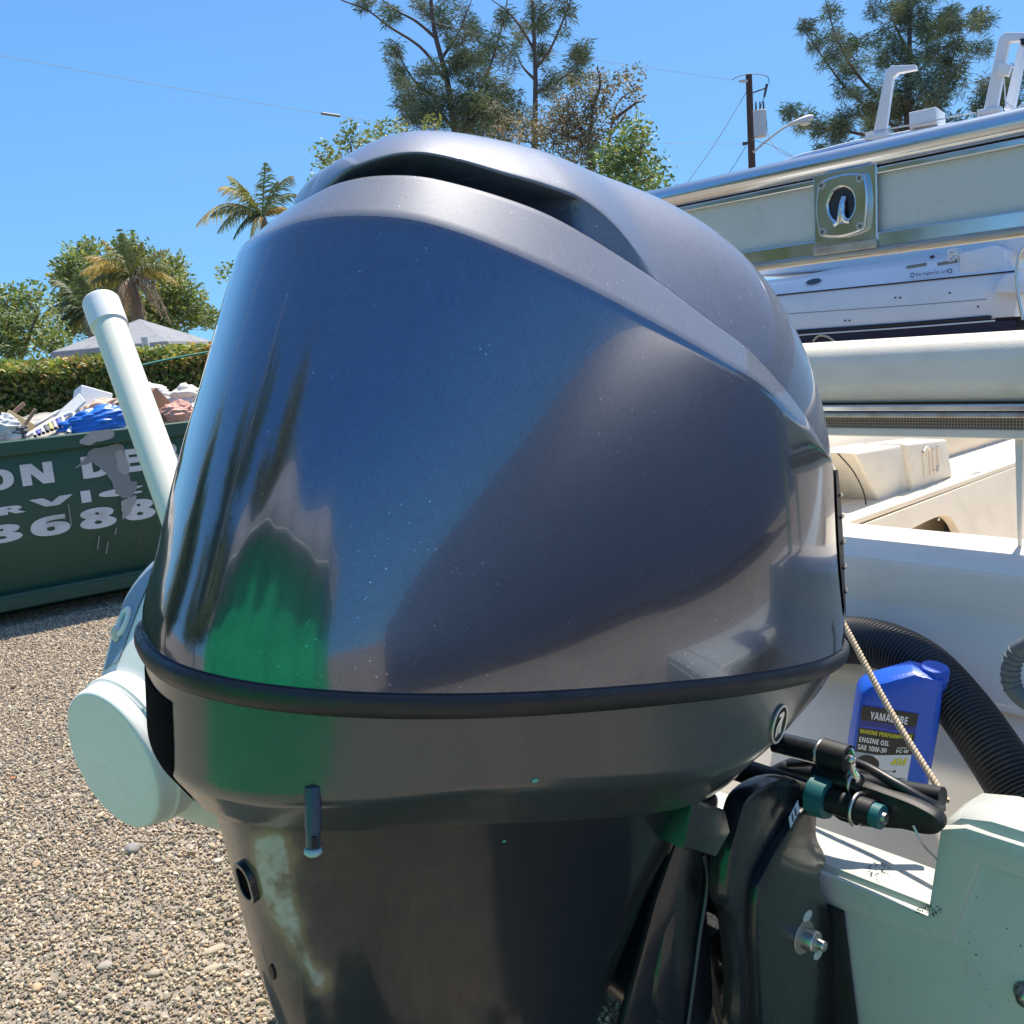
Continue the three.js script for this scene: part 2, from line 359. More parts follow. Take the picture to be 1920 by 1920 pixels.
const panMesh = motor.children.find(m => m.name === 'lower_cowl');
{
  // drive shaft housing with its worn after edge
  const xa = spl([[-1.05, -0.17], [-0.8, -0.24], [-0.6, -0.29], [-0.53, -0.312], [-0.42, -0.350], [-0.3, -0.382], [-0.2, -0.412], [-0.14, -0.43]]);
  const xf = spl([[-1.05, 0.12], [-0.8, 0.14], [-0.58, 0.165], [-0.39, 0.215], [-0.27, 0.26], [-0.14, 0.30]]);
  const bw = spl([[-1.05, 0.055], [-0.8, 0.075], [-0.6, 0.105], [-0.45, 0.138], [-0.3, 0.172], [-0.2, 0.192], [-0.14, 0.195]]);
  const rows = [], nz = fbm(6, 301, 4), nf = fbm(40, 305, 3), HC = 420, HR = 170;
  for (let k = 0; k <= HR; k++) {
    const h = -0.145 - 0.9 * Math.pow(k / HR, 1.25); const row = [];
    for (let j = 0; j < HC; j++) {
      const p = sup((j + 0.5) / HC * 2 * Math.PI - Math.PI / 2, xa(h), xf(h), bw(h), h, 3.0), s = (p.x - xa(h)) / (xf(h) - xa(h));
      const g = Math.exp(-Math.pow((s - 0.13) / 0.05, 2)) * sst(-0.9, -0.3, h) * 0.012;      // hollow flank ahead of the after corner
      p.z -= Math.sign(p.z) * g * sst(0.02, 0.08, Math.abs(p.z));
      row.push(p);
    }
    rows.push(row);
  }
  const g = uvFrom(smooth(strip(rows, true)), q => [Math.atan2(q.z, q.x) * 0.3, q.y]);
  // bare worn metal with a tan border on the after corner: outline taken on the housing itself
  const probe = new THREE.Mesh(g, MT.blackPaint); probe.applyMatrix4(motor.matrixWorld); probe.updateMatrixWorld(true);
  const minv = motor.matrixWorld.clone().invert();
  const worn = soft([[476, 1586], [498, 1566], [530, 1566], [541, 1600], [542, 1650], [556, 1710], [578, 1780], [606, 1852], [592, 1846], [556, 1788], [520, 1732], [498, 1688], [484, 1635]].map(c => { const r = hit([probe], ...c); if (!r) console.log('worn miss', c); return r ? r.p.applyMatrix4(minv) : V(-0.35, -0.3, 0.1); }), 3);
  const P = g.attributes.position, c = new Float32Array(P.count * 3), q = V();
  const dist = p => { let d = 9, ins = false; for (let i = 0, j = worn.length - 1; i < worn.length; j = i++) { const a = worn[i], b = worn[j]; if ((a.y > p.y) !== (b.y > p.y) && p.z < (b.z - a.z) * (p.y - a.y) / (b.y - a.y) + a.z) ins = !ins; const ab = b.clone().sub(a), t = clamp(p.clone().sub(a).dot(ab) / ab.lengthSq(), 0, 1); d = Math.min(d, p.distanceTo(a.clone().addScaledVector(ab, t))); } return ins && d < 0.05 ? -d : d; };
  for (let i = 0; i < P.count; i++) {
    q.fromBufferAttribute(P, i); const h = q.y, s = (q.x - xa(h)) / (xf(h) - xa(h));
    const n = nz(q.x * 3 + q.z * 2, q.y * 3), f = nf(q.x * 2 + q.z, q.y * 2);
    let bare = 0, tan = 0, dust = 0;
    if (q.z > 0 && s < 0.4) { const d = (h > -0.55 ? dist(q) : 9) + 0.020 * (n - 0.5) + 0.008 * (f - 0.5); bare = 1 - sst(-0.002, 0.002, d); tan = (1 - sst(0.003, 0.014, d + 0.01 * (n - 0.5))) * clamp(0.2 + 1.2 * f, 0, 1); dust = (1 - sst(0.008, 0.035, d)) * f; }
    dust = Math.max(dust, (1 - sst(0.05, 0.22, s)) * clamp((n - 0.35) * 2.5, 0, 1) * f * 0.8);
    const base = [0.012, 0.015, 0.019];
    const lay = (to, k) => { k = clamp(k, 0, 1); for (let j = 0; j < 3; j++) base[j] += (to[j] - base[j]) * k; };
    lay([0.11, 0.10, 0.085], dust); lay([0.22, 0.155, 0.085], tan); lay([0.36, 0.36, 0.33], bare * clamp((f - 0.25) * 2.4, 0.1, 1));
    c.set(base, i * 3);
  }
  g.setAttribute('color', new THREE.BufferAttribute(c, 3));
  mesh('drive_housing', g, phys([1, 1, 1], { vertexColors: true, roughness: 1, roughnessMap: roughMap(0.24, 0.42, 36, 3), specularIntensity: 0.6, clearcoat: 0.5, clearcoatRoughness: 0.08 }), motor);
  // seam bead between pan and housing is the shadow gap itself; gearcase below
  const gp = [];
  gp.push(boxUV(new THREE.BoxGeometry(0.42, 0.012, 0.2).translate(-0.06, -1.03, 0)));
  const bul = lathe([[0.001, -0.3], [0.03, -0.27], [0.055, -0.18], [0.062, 0], [0.055, 0.18], [0.03, 0.26], [0.001, 0.27]], 20).rotateZ(-Math.PI / 2).translate(0, -1.13, 0);
  mesh('gearcase', boxUV(mergeGeometries([bul.toNonIndexed(), boxUV(new THREE.BoxGeometry(0.2, 0.14, 0.03).translate(0, -1.085, 0))].map(g => { g.deleteAttribute('uv'); g.computeVertexNormals(); return g; }))), MT.blackPaint, motor);
  mesh('cavitation_plate', gp[0], MT.blackPaint, motor);
}
const housing = motor.children.find(m => m.name === 'drive_housing');
{
  const inv = motor.matrixWorld.clone().invert();
  const onto = (m, px, py) => { const r = hit([m], px, py); if (!r) { console.log('miss', px, py); return { p: V(0, 0, 0), n: V(0, 0, 1) }; } return { p: r.p.applyMatrix4(inv), n: r.n.transformDirection(inv) }; };
  // latch recess at the stern of the lower cowl: near-black sheet over the wall, painted shade of a hollow
  const rec = [], PR = panRows;
  const aft = [...Array(COLS).keys()].filter(j => PR[0][j].x < -0.3).sort((a, b) => PR[0][a].z - PR[0][b].z);
  const at3 = (k, z) => { const row = aft.map(j => PR[k][j]); let i = 1; while (i < row.length - 1 && row[i].z < z) i++; const a = row[i - 1], b = row[i]; return mixv(a, b, clamp((z - a.z) / (b.z - a.z), 0, 1)); };
  for (const [k, z0, z1] of [[1, -0.09, 0.09], [2, -0.09, 0.09], [3, -0.09, 0.09], [4, -0.09, 0.088], [5, -0.085, 0.085], [6, -0.08, 0.078], [7, -0.07, 0.07], [8, -0.06, 0.062], [9, -0.055, 0.056], [10, -0.05, 0.052]]) {
    const row = []; for (let i = 0; i <= 20; i++) { const p = at3(k, z0 + (z1 - z0) * i / 20); p.x -= 0.0016; p.y -= 0.0008; row.push(p); } rec.push(row);
  }
  mesh('latch_recess_shade', smooth(strip(rec)), MT.hollow, motor);
  // idle relief port: oval ring and dark mouth on the after face
  const a = onto(housing, 466, 1652);
  const oval = (w, h, r) => { const s = new THREE.Shape(); s.absarc(0, h / 2 - w / 2, w / 2, 0, Math.PI); s.absarc(0, -h / 2 + w / 2, w / 2, Math.PI, 2 * Math.PI); s.closePath(); return s; };
  const ringS = oval(0.036, 0.052); ringS.holes.push(oval(0.028, 0.044));
  const rg = new THREE.ExtrudeGeometry(ringS, { depth: 0.007, bevelEnabled: true, bevelSize: 0.001, bevelThickness: 0.001, bevelSegments: 2 });
  const face = (g, p, n, lift = 0) => { const o = new THREE.Object3D(); o.position.copy(p).addScaledVector(n, lift); o.up.set(0, 1, 0); o.lookAt(p.clone().add(n)); o.updateMatrix(); return g.applyMatrix4(o.matrix); };
  const port = mesh('exhaust_port', face(rg, a.p, a.n, -0.001), MT.blackPaint, motor);
  mesh('mouth', face(new THREE.ShapeGeometry(oval(0.030, 0.046), 12), a.p, a.n, 0.0035), MT.hollow, port);
  const b2 = onto(housing, 512, 1822);
  mesh('drain_hole', face(new THREE.CylinderGeometry(0.006, 0.006, 0.003, 16).rotateX(Math.PI / 2).scale(0.7, 1.9, 1), b2.p, b2.n, 0.0005), MT.black, motor);
  // flush fitting hanging below the lower cowl
  const f0 = onto(panMesh, 587, 1500), dn = V(0.02, -1, 0.12).normalize();
  const fit = mesh('flush_fitting', aim(lathe([[0.001, 0.02], [0.0085, 0.02], [0.0085, -0.022], [0.0075, -0.024], [0.0075, -0.044], [0.001, -0.044]], 20), f0.p.clone().addScaledVector(dn, 0.006), dn.clone().negate()), mat([0.035, 0.06, 0.09], { roughness: 0.4 }), motor);
  mesh('clip', aim(rbox(0.006, 0.012, 0.004, 0.001), f0.p.clone().addScaledVector(dn, 0.04).add(V(-0.001, 0, 0.0075)), dn.clone().negate()), MT.black, fit);
  mesh('cap', aim(lathe([[0.001, 0.004], [0.0085, 0.003], [0.0095, -0.002], [0.006, -0.005], [0.001, -0.006]], 20), f0.p.clone().addScaledVector(dn, 0.052), dn.clone().negate()), mat([0.38, 0.52, 0.48], { roughness: 0.5 }), fit);
  // oval badge with a hooked emblem
  const bd = onto(panMesh, 1459, 1357);
  const ell = (rx, ry) => { const s = new THREE.Shape(); s.absellipse(0, 0, rx, ry, 0, Math.PI * 2); return s; };
  const be = ell(0.016, 0.026); be.holes.push(ell(0.0138, 0.0238));
  const badge = mesh('badge', face(new THREE.ExtrudeGeometry(be, { depth: 0.002, bevelEnabled: true, bevelSize: 0.0006, bevelThickness: 0.0006, curveSegments: 20 }), bd.p, bd.n, 0.0006), MT.steelRough, motor);
  mesh('plate', face(new THREE.ExtrudeGeometry(ell(0.0142, 0.0242), { depth: 0.001, bevelEnabled: false, curveSegments: 20 }), bd.p, bd.n, 0.0002), MT.black, badge);
  const em = new THREE.Shape([[-0.005, 0.014], [0.004, 0.017], [0.007, 0.013], [0.005, 0.002], [0.006, -0.012], [0.001, -0.014], [0.0005, 0.001], [-0.001, -0.016], [-0.006, -0.017], [-0.006, -0.003], [0.001, 0.010], [-0.004, 0.010]].map(([x, y]) => new THREE.Vector2(x, y)));
  mesh('emblem', face(new THREE.ExtrudeGeometry(em, { depth: 0.0008, bevelEnabled: false }), bd.p, bd.n, 0.0016), mat([0.5, 0.5, 0.5], { metalness: 0.9, roughness: 0.3 }), badge);
  // splashes of antifouling
  for (const [x, y, r] of [[1003, 1463, 0.0035], [945, 1577, 0.0022]]) {
    const q = onto(y > 1540 ? housing : panMesh, x, y);
    mesh('paint_speck', face(new THREE.CircleGeometry(r, 9).scale(1.2, 0.8, 1), q.p, q.n, 0.0008), mat([0.10, 0.42, 0.33]), motor);
  }
  // cooling vents at the front corner of the cowl
  const vent = [], vr = 10;
  const thAt = h => { return R(43) + R(4) * (1 - Math.pow((h - 0.17) / 0.1, 2)); };
  for (let k = 0; k <= vr; k++) {
    const h = 0.045 + 0.205 * k / vr, row = [];
    const wdt = R(19) * Math.pow(Math.sin(Math.PI * clamp(k / vr * 0.92 + 0.05, 0, 1)), 0.4);
    for (let j = 0; j <= 8; j++) { const th = thAt(h) - wdt * j / 8; const p = env(th, h); const o = p.clone().setY(0).normalize(); row.push(p.addScaledVector(o, 0.0022)); }
    vent.push(row);
  }
  const vm = mesh('cooling_vent', smooth(strip(vent)), MT.black, motor);
  for (const h of [0.08, 0.115, 0.15, 0.185, 0.215]) {
    const pts = []; for (let j = 1; j <= 5; j++) { const th = thAt(h) - R(17) * j / 6; const p = env(th, h); pts.push(p.addScaledVector(p.clone().setY(0).normalize(), 0.004)); }
    mesh('louvre', tube(pts, 0.0022, 10, 6), MT.blackPaint, vm);
  }
  mesh('front_latch', rbox(0.03, 0.03, 0.05, 0.004).translate(0.495, -0.03, 0.0), MT.black, motor);
}

// ------------------------------------------------------------------ the boat that carries the engine
const boat = thing('rib_boat', 'white and cream boat with padded stern tubes, stainless stern beam and cut-out transom', 'boat', [0.344, 0, -1.468], R(41));
const binv = boat.matrixWorld.clone().invert();
{
  const zy = l => l.map(([z, y]) => V(0, y, z));
  // transom with its motor cut-out, a proud rim round the cut-out
  mesh('transom', extr('x', 0.066, zy([[-1.35, 0.32], [1.35, 0.32], [1.35, 0.935], [0.37, 0.935], [0.325, 0.925], [0.30, 0.90], [0.283, 0.768], [-0.283, 0.768], [-0.30, 0.90], [-0.325, 0.925], [-0.37, 0.935], [-1.35, 0.935]]), 0.11, 0.022), MT.gel, boat);
  mesh('transom_rim', extr('x', 0.0575, zy([[-0.37, 0.86], [-0.37, 0.915], [-0.30, 0.90], [-0.284, 0.752], [0.284, 0.752], [0.304, 0.90], [0.34, 0.915], [1.30, 0.915], [1.30, 0.866], [0.362, 0.866], [0.318, 0.716], [0.15, 0.698], [-0.315, 0.698]]), 0.02, 0.006), MT.gel, boat);
  mesh('transom_pad', extr('x', 0.045, zy([[-0.15, 0.3], [0.19, 0.3], [0.148, 0.70], [-0.148, 0.70]]), 0.016, 0.003), MT.black, boat);
  const bolt = mesh('drain_bolt', aim(lathe([[0.001, 0.014], [0.011, 0.013], [0.013, 0], [0.02, -0.002], [0.02, -0.008]], 16), pick(boat, 1926, 1868, 'x', 0.062), V(-1, 0, 0)), MT.steelRough, boat);
  { // black scuffs on the ledge and in the corner of the cut-out
    const sc = [], mark = (p, axis) => { const g = new THREE.CircleGeometry(rr(0.0006, 0.0022), 5).scale(1, rr(0.3, 0.7), 1).rotateZ(rr(0, 3)); if (axis === 'y') g.rotateX(-Math.PI / 2); else g.rotateY(-Math.PI / 2); return g.translate(p.x, p.y, p.z); };
    for (let i = 0; i < 70; i++) { const a = rr(0, 6.28), r = Math.sqrt(rnd()); sc.push(mark(pick(boat, 1648 + 24 * r * Math.cos(a), 1632 + 16 * r * Math.sin(a), 'y', 0.7686), 'y')); }
    for (let i = 0; i < 60; i++) { const a = rr(0, 6.28), r = Math.sqrt(rnd()); sc.push(mark(pick(boat, 1742 + 26 * r * Math.cos(a), 1708 + 12 * r * Math.sin(a), 'x', 0.0567), 'x')); }
    for (let i = 0; i < 25; i++) sc.push(mark(pick(boat, rr(1800, 1915), rr(1600, 1900), 'x', 0.0567), 'x'));
    mesh('scuff_marks', mergeGeometries(sc), mat([0.03, 0.035, 0.03], { roughness: 0.8 }), boat).userData.kind = 'stuff';
  }
  // stepped motor well
  const prof = [[0.175, 0.56], [0.42, 0.60], [0.615, 0.868], [0.60, 0.872], [0.605, 0.885], [0.70, 1.012], [0.706, 1.03], [0.706, 1.10], [0.716, 1.115], [1.02, 1.118], [1.03, 1.10], [1.03, 0.40], [0.175, 0.40]];
  mesh('motor_well', extr('z', 1.15, prof.map(([x, y]) => V(x, y, 0)), 2.1, 0.004), MT.wellGel, boat);
  // cockpit sole, port side liner with a coaming pocket
  mesh('cockpit_sole', rbox(4.2, 0.06, 2.3, 0.01).translate(3.13, 0.45, 0.05), MT.cream, boat);
  const ZL = -0.9, pk = (a, b) => pick(boat, a, b, 'z', ZL);
  const pocket = soft([[1632, 1027], [1700, 992], [1757, 967], [1768, 968], [1778, 985], [1784, 1040], [1782, 1075], [1640, 1090]].map(c => pk(...c)), 3);
  const liner = new THREE.Shape([[1.03, 0.47], [6.0, 0.47], [6.0, 0.885], [1.03, 0.862]].map(p => new THREE.Vector2(...p)));
  liner.holes.push(new THREE.Path(pocket.map(p => new THREE.Vector2(p.x, p.y))));
  mesh('side_liner', boxUV(new THREE.ExtrudeGeometry(liner, { depth: 0.03, bevelEnabled: true, bevelSize: 0.004, bevelThickness: 0.004, bevelOffset: -0.004 }).translate(0, 0, ZL - 0.034).translate(0, -0.87, -ZL).rotateX(-0.24).translate(0, 0.87, ZL)), MT.cream, boat);
  const pc = V(); pocket.forEach(p => pc.add(p)); pc.multiplyScalar(1 / pocket.length);
  mesh('pocket_back', rbox(1.1, 0.46, 0.02, 0.004).translate(pc.x, 0.67, ZL - 0.17), MT.cream, boat);
  mesh('pocket_floor', rbox(1.1, 0.02, 0.13, 0.004).translate(pc.x, 0.535, ZL - 0.10), MT.cream, boat);
  for (const [a, b] of [[1638, 1024], [1702, 1000], [1760, 973]]) mesh('screw', aim(lathe([[0.001, 0.004], [0.008, 0.003], [0.009, 0]], 10), pk(a, b), V(0, 0, 1)), MT.steelRough, boat);
  mesh('side_deck', rbox(5.0, 0.03, 0.36, 0.012).translate(3.52, 0.882, -1.085), MT.cream, boat);
  // port and starboard tubes along the boat
  const mk = (z, name) => {
    const ring = []; for (let i = 0; i <= 60; i++) { const x = 1.3 + 4.7 * i / 60, row = []; for (let k = 0; k < 40; k++) { const a = k / 40 * 2 * Math.PI; row.push(V(x, 0.98 + 0.27 * Math.sin(a), z + 0.27 * Math.cos(a))); } ring.push(row); }
    return mesh(name, uvFrom(smooth(strip(ring, true)), q => [q.x, Math.atan2(q.y - 0.98, q.z - z) * 0.27]), MT.cream, boat);
  };
  for (const z of [-1.5]) mesh('tube_end', lathe([[0.001, -0.16], [0.12, -0.15], [0.2, -0.1], [0.255, -0.03], [0.27, 0.01]], 40).rotateZ(-Math.PI / 2).translate(1.3, 0.98, z), MT.cream, mk(z, 'side_tube'));
  for (const z of [-1, 1]) mesh('hull_side', extr('z', z * 1.25 + 0.03, [V(0.17, 0.32, 0), V(5.6, 0.5, 0), V(6.1, 0.9, 0), V(0.17, 0.9, 0)], 0.06, 0.004), MT.gel, boat);
  mesh('starboard_deck', rbox(5.8, 0.05, 0.34, 0.02, 3).translate(3.05, 0.915, 1.19), MT.gel, boat);
  mesh('hull_bottom', rbox(5.4, 0.06, 2.5, 0.02).translate(2.85, 0.34, 0), MT.gel, boat);
  // moulded cushion block with a raised mark on the side deck
  const zc = -1.0, cb = picks(boat, 'z', zc, [[1602, 850], [1700, 833], [1712, 925], [1652, 945]]), cb2 = picks(boat, 'z', zc + 0.02, [[1700, 833], [1776, 824], [1788, 893], [1712, 925]]);
  const c1 = mesh('bolster', extr('z', zc, cb, 0.22, 0.012), MT.vinyl, boat);
  mesh('end_panel', extr('z', zc + 0.02, cb2, 0.2, 0.015), MT.vinyl, c1);
  for (const [x0, y0, x1, y1] of [[1731, 848, 1734, 893], [1743, 843, 1745, 889], [1749, 841, 1751, 880], [1758, 838, 1760, 872]]) {
    const a = pick(boat, x0, y0, 'z', zc + 0.023), b = pick(boat, x1, y1, 'z', zc + 0.023); mesh('raised_bar', tube([a, mixv(a, b, 0.5), b], 0.007, 8, 8), MT.vinyl, c1);
  }
  for (const [x0, y0, xm, ym, x1, y1] of [[1731, 848, 1738, 839, 1743, 843], [1751, 880, 1756, 887, 1760, 872]]) mesh('raised_bar', tube([pick(boat, x0, y0, 'z', zc + 0.023), pick(boat, xm, ym, 'z', zc + 0.023), pick(boat, x1, y1, 'z', zc + 0.023)], 0.007, 10, 8), MT.vinyl, c1);
  mesh('seam', tube([[1571, 850], [1600, 884], [1620, 925], [1627, 965], [1632, 975], [1655, 970], [1700, 950], [1760, 922]].map(c => pick(boat, ...c, 'z', -1.0)), 0.003, 40, 6), MT.black, boat);
  for (const [a, b] of [[1785, 908], [1792, 905], [1824, 890], [1831, 887]]) mesh('hinge', rbox(0.03, 0.014, 0.02, 0.003).translate(...pick(boat, a, b, 'z', -0.93).toArray()), MT.steelRough, boat);
  const cl = pick(boat, 1890, 862, 'z', -1.1); mesh('pop_up_cleat', rbox(0.24, 0.045, 0.10, 0.02, 4).translate(cl.x + 0.05, cl.y, cl.z), mat([0.05, 0.05, 0.07], { roughness: 0.4 }), boat);
  // padded rail with stainless track and mesh hem
  const X = 0.9, z0 = -0.98, z1 = 0.95, mz = (z0 + z1) / 2, L = z1 - z0;
  mesh('padded_rail', rbox(0.15, 0.152, L, 0.062, 6).translate(X + 0.075, 1.512, mz), MT.vinyl, boat);
  mesh('rail_track', rbox(0.09, 0.016, L, 0.004).translate(X + 0.055, 1.428, mz), MT.steel, boat);
  mesh('rail_track', rbox(0.05, 0.012, L, 0.005).translate(X + 0.03, 1.412, mz), MT.rusty, boat);
  {
    const t = tex(128, (u, v) => { const k = (Math.abs((u * 8) % 1 - 0.5) > 0.36 || Math.abs((v * 8) % 1 - 0.5) > 0.36) ? [0.33, 0.28, 0.21] : [0.10, 0.085, 0.065]; return k; }, true, 18);
    mesh('mesh_hem', rbox(0.006, 0.026, L, 0.002).translate(X + 0.036, 1.392, mz), mat([1, 1, 1], { map: t, roughness: 0.9 }), boat);
  }
  mesh('hem_binding', rbox(0.012, 0.022, L, 0.005).translate(X + 0.04, 1.368, mz), MT.vinyl, boat);
  mesh('curtain_edge', extr('x', 0.95, picks(boat, 'x', 0.95, [[1902, 822], [1919, 822], [1912, 1040], [1908, 1040]]), 0.012, 0.002), MT.vinyl, boat);
  for (const z of [-0.93, 0.9]) mesh('rail_post', rod(V(X + 0.075, 1.1, z), V(X + 0.075, 1.45, z), 0.022), MT.steel, boat);
  // stern beam
  const B0 = -1.1, B1 = 1.1, bm = (B0 + B1) / 2, BL = B1 - B0;
  const along = (y, r, name, m = MT.steel, dx = 0) => mesh(name, rod(V(X + dx, y, B0), V(X + dx, y, B1), r, r, 32), m, boat);
  along(2.0, 0.030, 'beam_tube', MT.steel, 0.0);
  mesh('beam_lip', rbox(0.012, 0.016, BL, 0.004).translate(X - 0.010, 1.962, bm), MT.steel, boat);
  mesh('beam_panel', rbox(0.03, 0.17, BL, 0.004).translate(X + 0.012, 1.885, bm), MT.gel, boat);
  mesh('beam_flange', rbox(0.022, 0.036, BL, 0.004).translate(X - 0.004, 1.812, bm), MT.steel, boat);
  along(1.788, 0.011, 'beam_tube', MT.rusty, -0.012);
  for (const z of [-1.02, 1.02]) mesh('beam_post', rod(V(X + 0.01, 0.9, z), V(X + 0.01, 1.98, z), 0.028), MT.steel, boat);
  // fairlead: plate, cast rounded frame with a hole and a horn, four screws
  const PC = pick(boat, 1583, 386, 'x', X - 0.02), pl = mesh('fairlead', rbox(0.008, 0.17, 0.158, 0.003).translate(X - 0.016, PC.y - 0.004, PC.z), MT.steel, boat);
  mesh('hinge_strip', rbox(0.012, 0.022, 0.158, 0.004).translate(X - 0.02, PC.y - 0.093, PC.z), MT.rusty, pl);
  {
    const s = new THREE.Shape(), a = 0.061, b = 0.069, k = 0.052, n = 0.056;
    s.moveTo(-k, -n); s.quadraticCurveTo(0, -b - 0.004, k, -n); s.quadraticCurveTo(a + 0.006, 0, k, n); s.quadraticCurveTo(0, b + 0.004, -k, n); s.quadraticCurveTo(-a - 0.006, 0, -k, -n);
    const hole = new THREE.Path();
    hole.absellipse(0, 0.002, 0.037, 0.043, 0, Math.PI * 2); s.holes.push(hole);
    const g = new THREE.ExtrudeGeometry(s, { depth: 0.006, bevelEnabled: true, bevelSize: 0.006, bevelThickness: 0.007, bevelSegments: 5, curveSegments: 24 });
    const put = geo => geo.applyMatrix4(M4.makeBasis(V(0, 0, 1), V(0, 1, 0), V(-1, 0, 0))).translate(X - 0.022, PC.y, PC.z);
    mesh('fairlead_frame', put(g), MT.steel, pl);
    mesh('fairlead_mouth', put(new THREE.CircleGeometry(0.043, 28).translate(0, 0.002, 0.0015)), mat([0.06, 0.065, 0.08], { metalness: 0.7, roughness: 0.3 }), pl);
    mesh('horn', put(tube([V(0.004, 0.018, 0.005), V(0.002, 0, 0.012), V(-0.001, -0.02, 0.013), V(-0.006, -0.033, 0.010), V(-0.018, -0.04, 0.008)], 0.0075, 24, 10)), MT.steel, pl);
    mesh('horn', put(tube([V(0.003, 0.0, 0.010), V(0.003, -0.02, 0.013), V(0.008, -0.033, 0.010), V(0.02, -0.038, 0.008)], 0.0075, 24, 10)), MT.steel, pl);
    for (const [u, v] of [[-0.047, 0.052], [0.047, 0.052], [-0.047, -0.052], [0.047, -0.052]]) {
      const sc = mesh('screw', put(new THREE.CylinderGeometry(0.0085, 0.0085, 0.003, 18).rotateX(Math.PI / 2).translate(u, v, 0.0145)), MT.steelRough, pl);
      for (const r of [0.4, 1.97]) mesh('slot', put(rbox(0.011, 0.002, 0.0012, 0.0003).rotateZ(r).translate(u, v, 0.0165)), MT.black, sc);
    }
  }
}
// stern tube end on the port side, set in the boat's own frame
{
  const c = at(207, 1428, 1.95), ax = V(Math.cos(R(54)), 0.10, -Math.sin(R(54))).normalize();
  const rc = 0.5 * at(190, 1285, 1.95).distanceTo(at(238, 1567, 1.95));
  const q = new THREE.Quaternion().setFromUnitVectors(V(0, 1, 0), ax);
  const M = new THREE.Matrix4().compose(c, q, V(1, 1, 1)).premultiply(binv);
  const body = lathe([[rc * 0.98, 0.010], [rc * 1.0, 0.016], [rc * 1.0, 0.036], [rc * 1.05, 0.040], [rc * 1.06, 0.044], [rc * 1.06, 0.078], [rc * 1.05, 0.082], [rc * 1.12, 0.09], [rc * 1.28, 0.115], [rc * 1.52, 0.15], [rc * 1.78, 0.19], [rc * 2.05, 0.24], [rc * 2.3, 0.32], [rc * 2.35, 0.42], [rc * 2.1, 0.50], [rc * 1.5, 0.56], [0.001, 0.59]], 72);
  const tb = mesh('stern_tube', body.applyMatrix4(M), MT.tubeFabric, boat);
  mesh('end_cap', lathe([[0.001, 0.0], [rc * 0.93, 0.0], [rc * 0.975, 0.004], [rc * 0.99, 0.014], [rc * 0.985, 0.024]], 64).applyMatrix4(M), MT.tubeFabric, tb);
  const patch = [], Ri = t => spl([[0.06, rc * 1.06], [0.082, rc * 1.06], [0.09, rc * 1.12], [0.115, rc * 1.28], [0.15, rc * 1.52], [0.19, rc * 1.78], [0.24, rc * 2.05], [0.32, rc * 2.3], [0.45, rc * 2.45], [1.0, rc * 2.45]])(t) + 0.004;
  // angle round the tube where its upper side lies
  const upL = V(0, 1, 0).applyQuaternion(q.clone().invert()), aUp = Math.atan2(upL.x, upL.z), outer = V(-1, 0, 0.3).applyQuaternion(q.clone().invert()), turn = Math.sign(Math.sin(Math.atan2(outer.x, outer.z) - aUp)), a0 = aUp + 0.42 * turn;
  const pt = (a, t, o = 0) => V(Math.sin(a) * (Ri(t) + o), t, Math.cos(a) * (Ri(t) + o)).applyMatrix4(M);
  for (let i = 0; i <= 20; i++) { const t = 0.091 + 0.30 * Math.pow(i / 20, 1.3), row = []; for (let k = 0; k <= 14; k++) row.push(pt(a0 - 0.20 + 0.40 * k / 14, t)); patch.push(row); }
  mesh('grab_patch', uvFrom(smooth(strip(patch)), p => [p.x, p.z]), MT.bluePatch, tb);
  const loop = []; for (let k = 0; k <= 28; k++) { const b = k / 28 * 2 * Math.PI; loop.push(pt(a0 + 0.03 + 0.08 * Math.cos(b), 0.158 + 0.020 * Math.sin(b), 0.004)); }
  mesh('lacing_ring', new THREE.TubeGeometry(new THREE.CatmullRomCurve3(loop.slice(0, -1), true), 50, 0.007, 8, true), MT.tubeFabric, tb);
  const kn = []; for (let k = 0; k < 40; k++) { const b = k * 1.1; kn.push(pt(a0 + 0.0 + 0.04 * Math.cos(b) * Math.sin(k * 0.37), 0.134 + 0.006 * Math.sin(b), 0.012 + 0.008 * Math.sin(k * 0.9))); }
  mesh('knot', tube(kn, 0.0035, 160, 6), mat([0.6, 0.58, 0.5], { roughness: 0.9 }), tb);
}
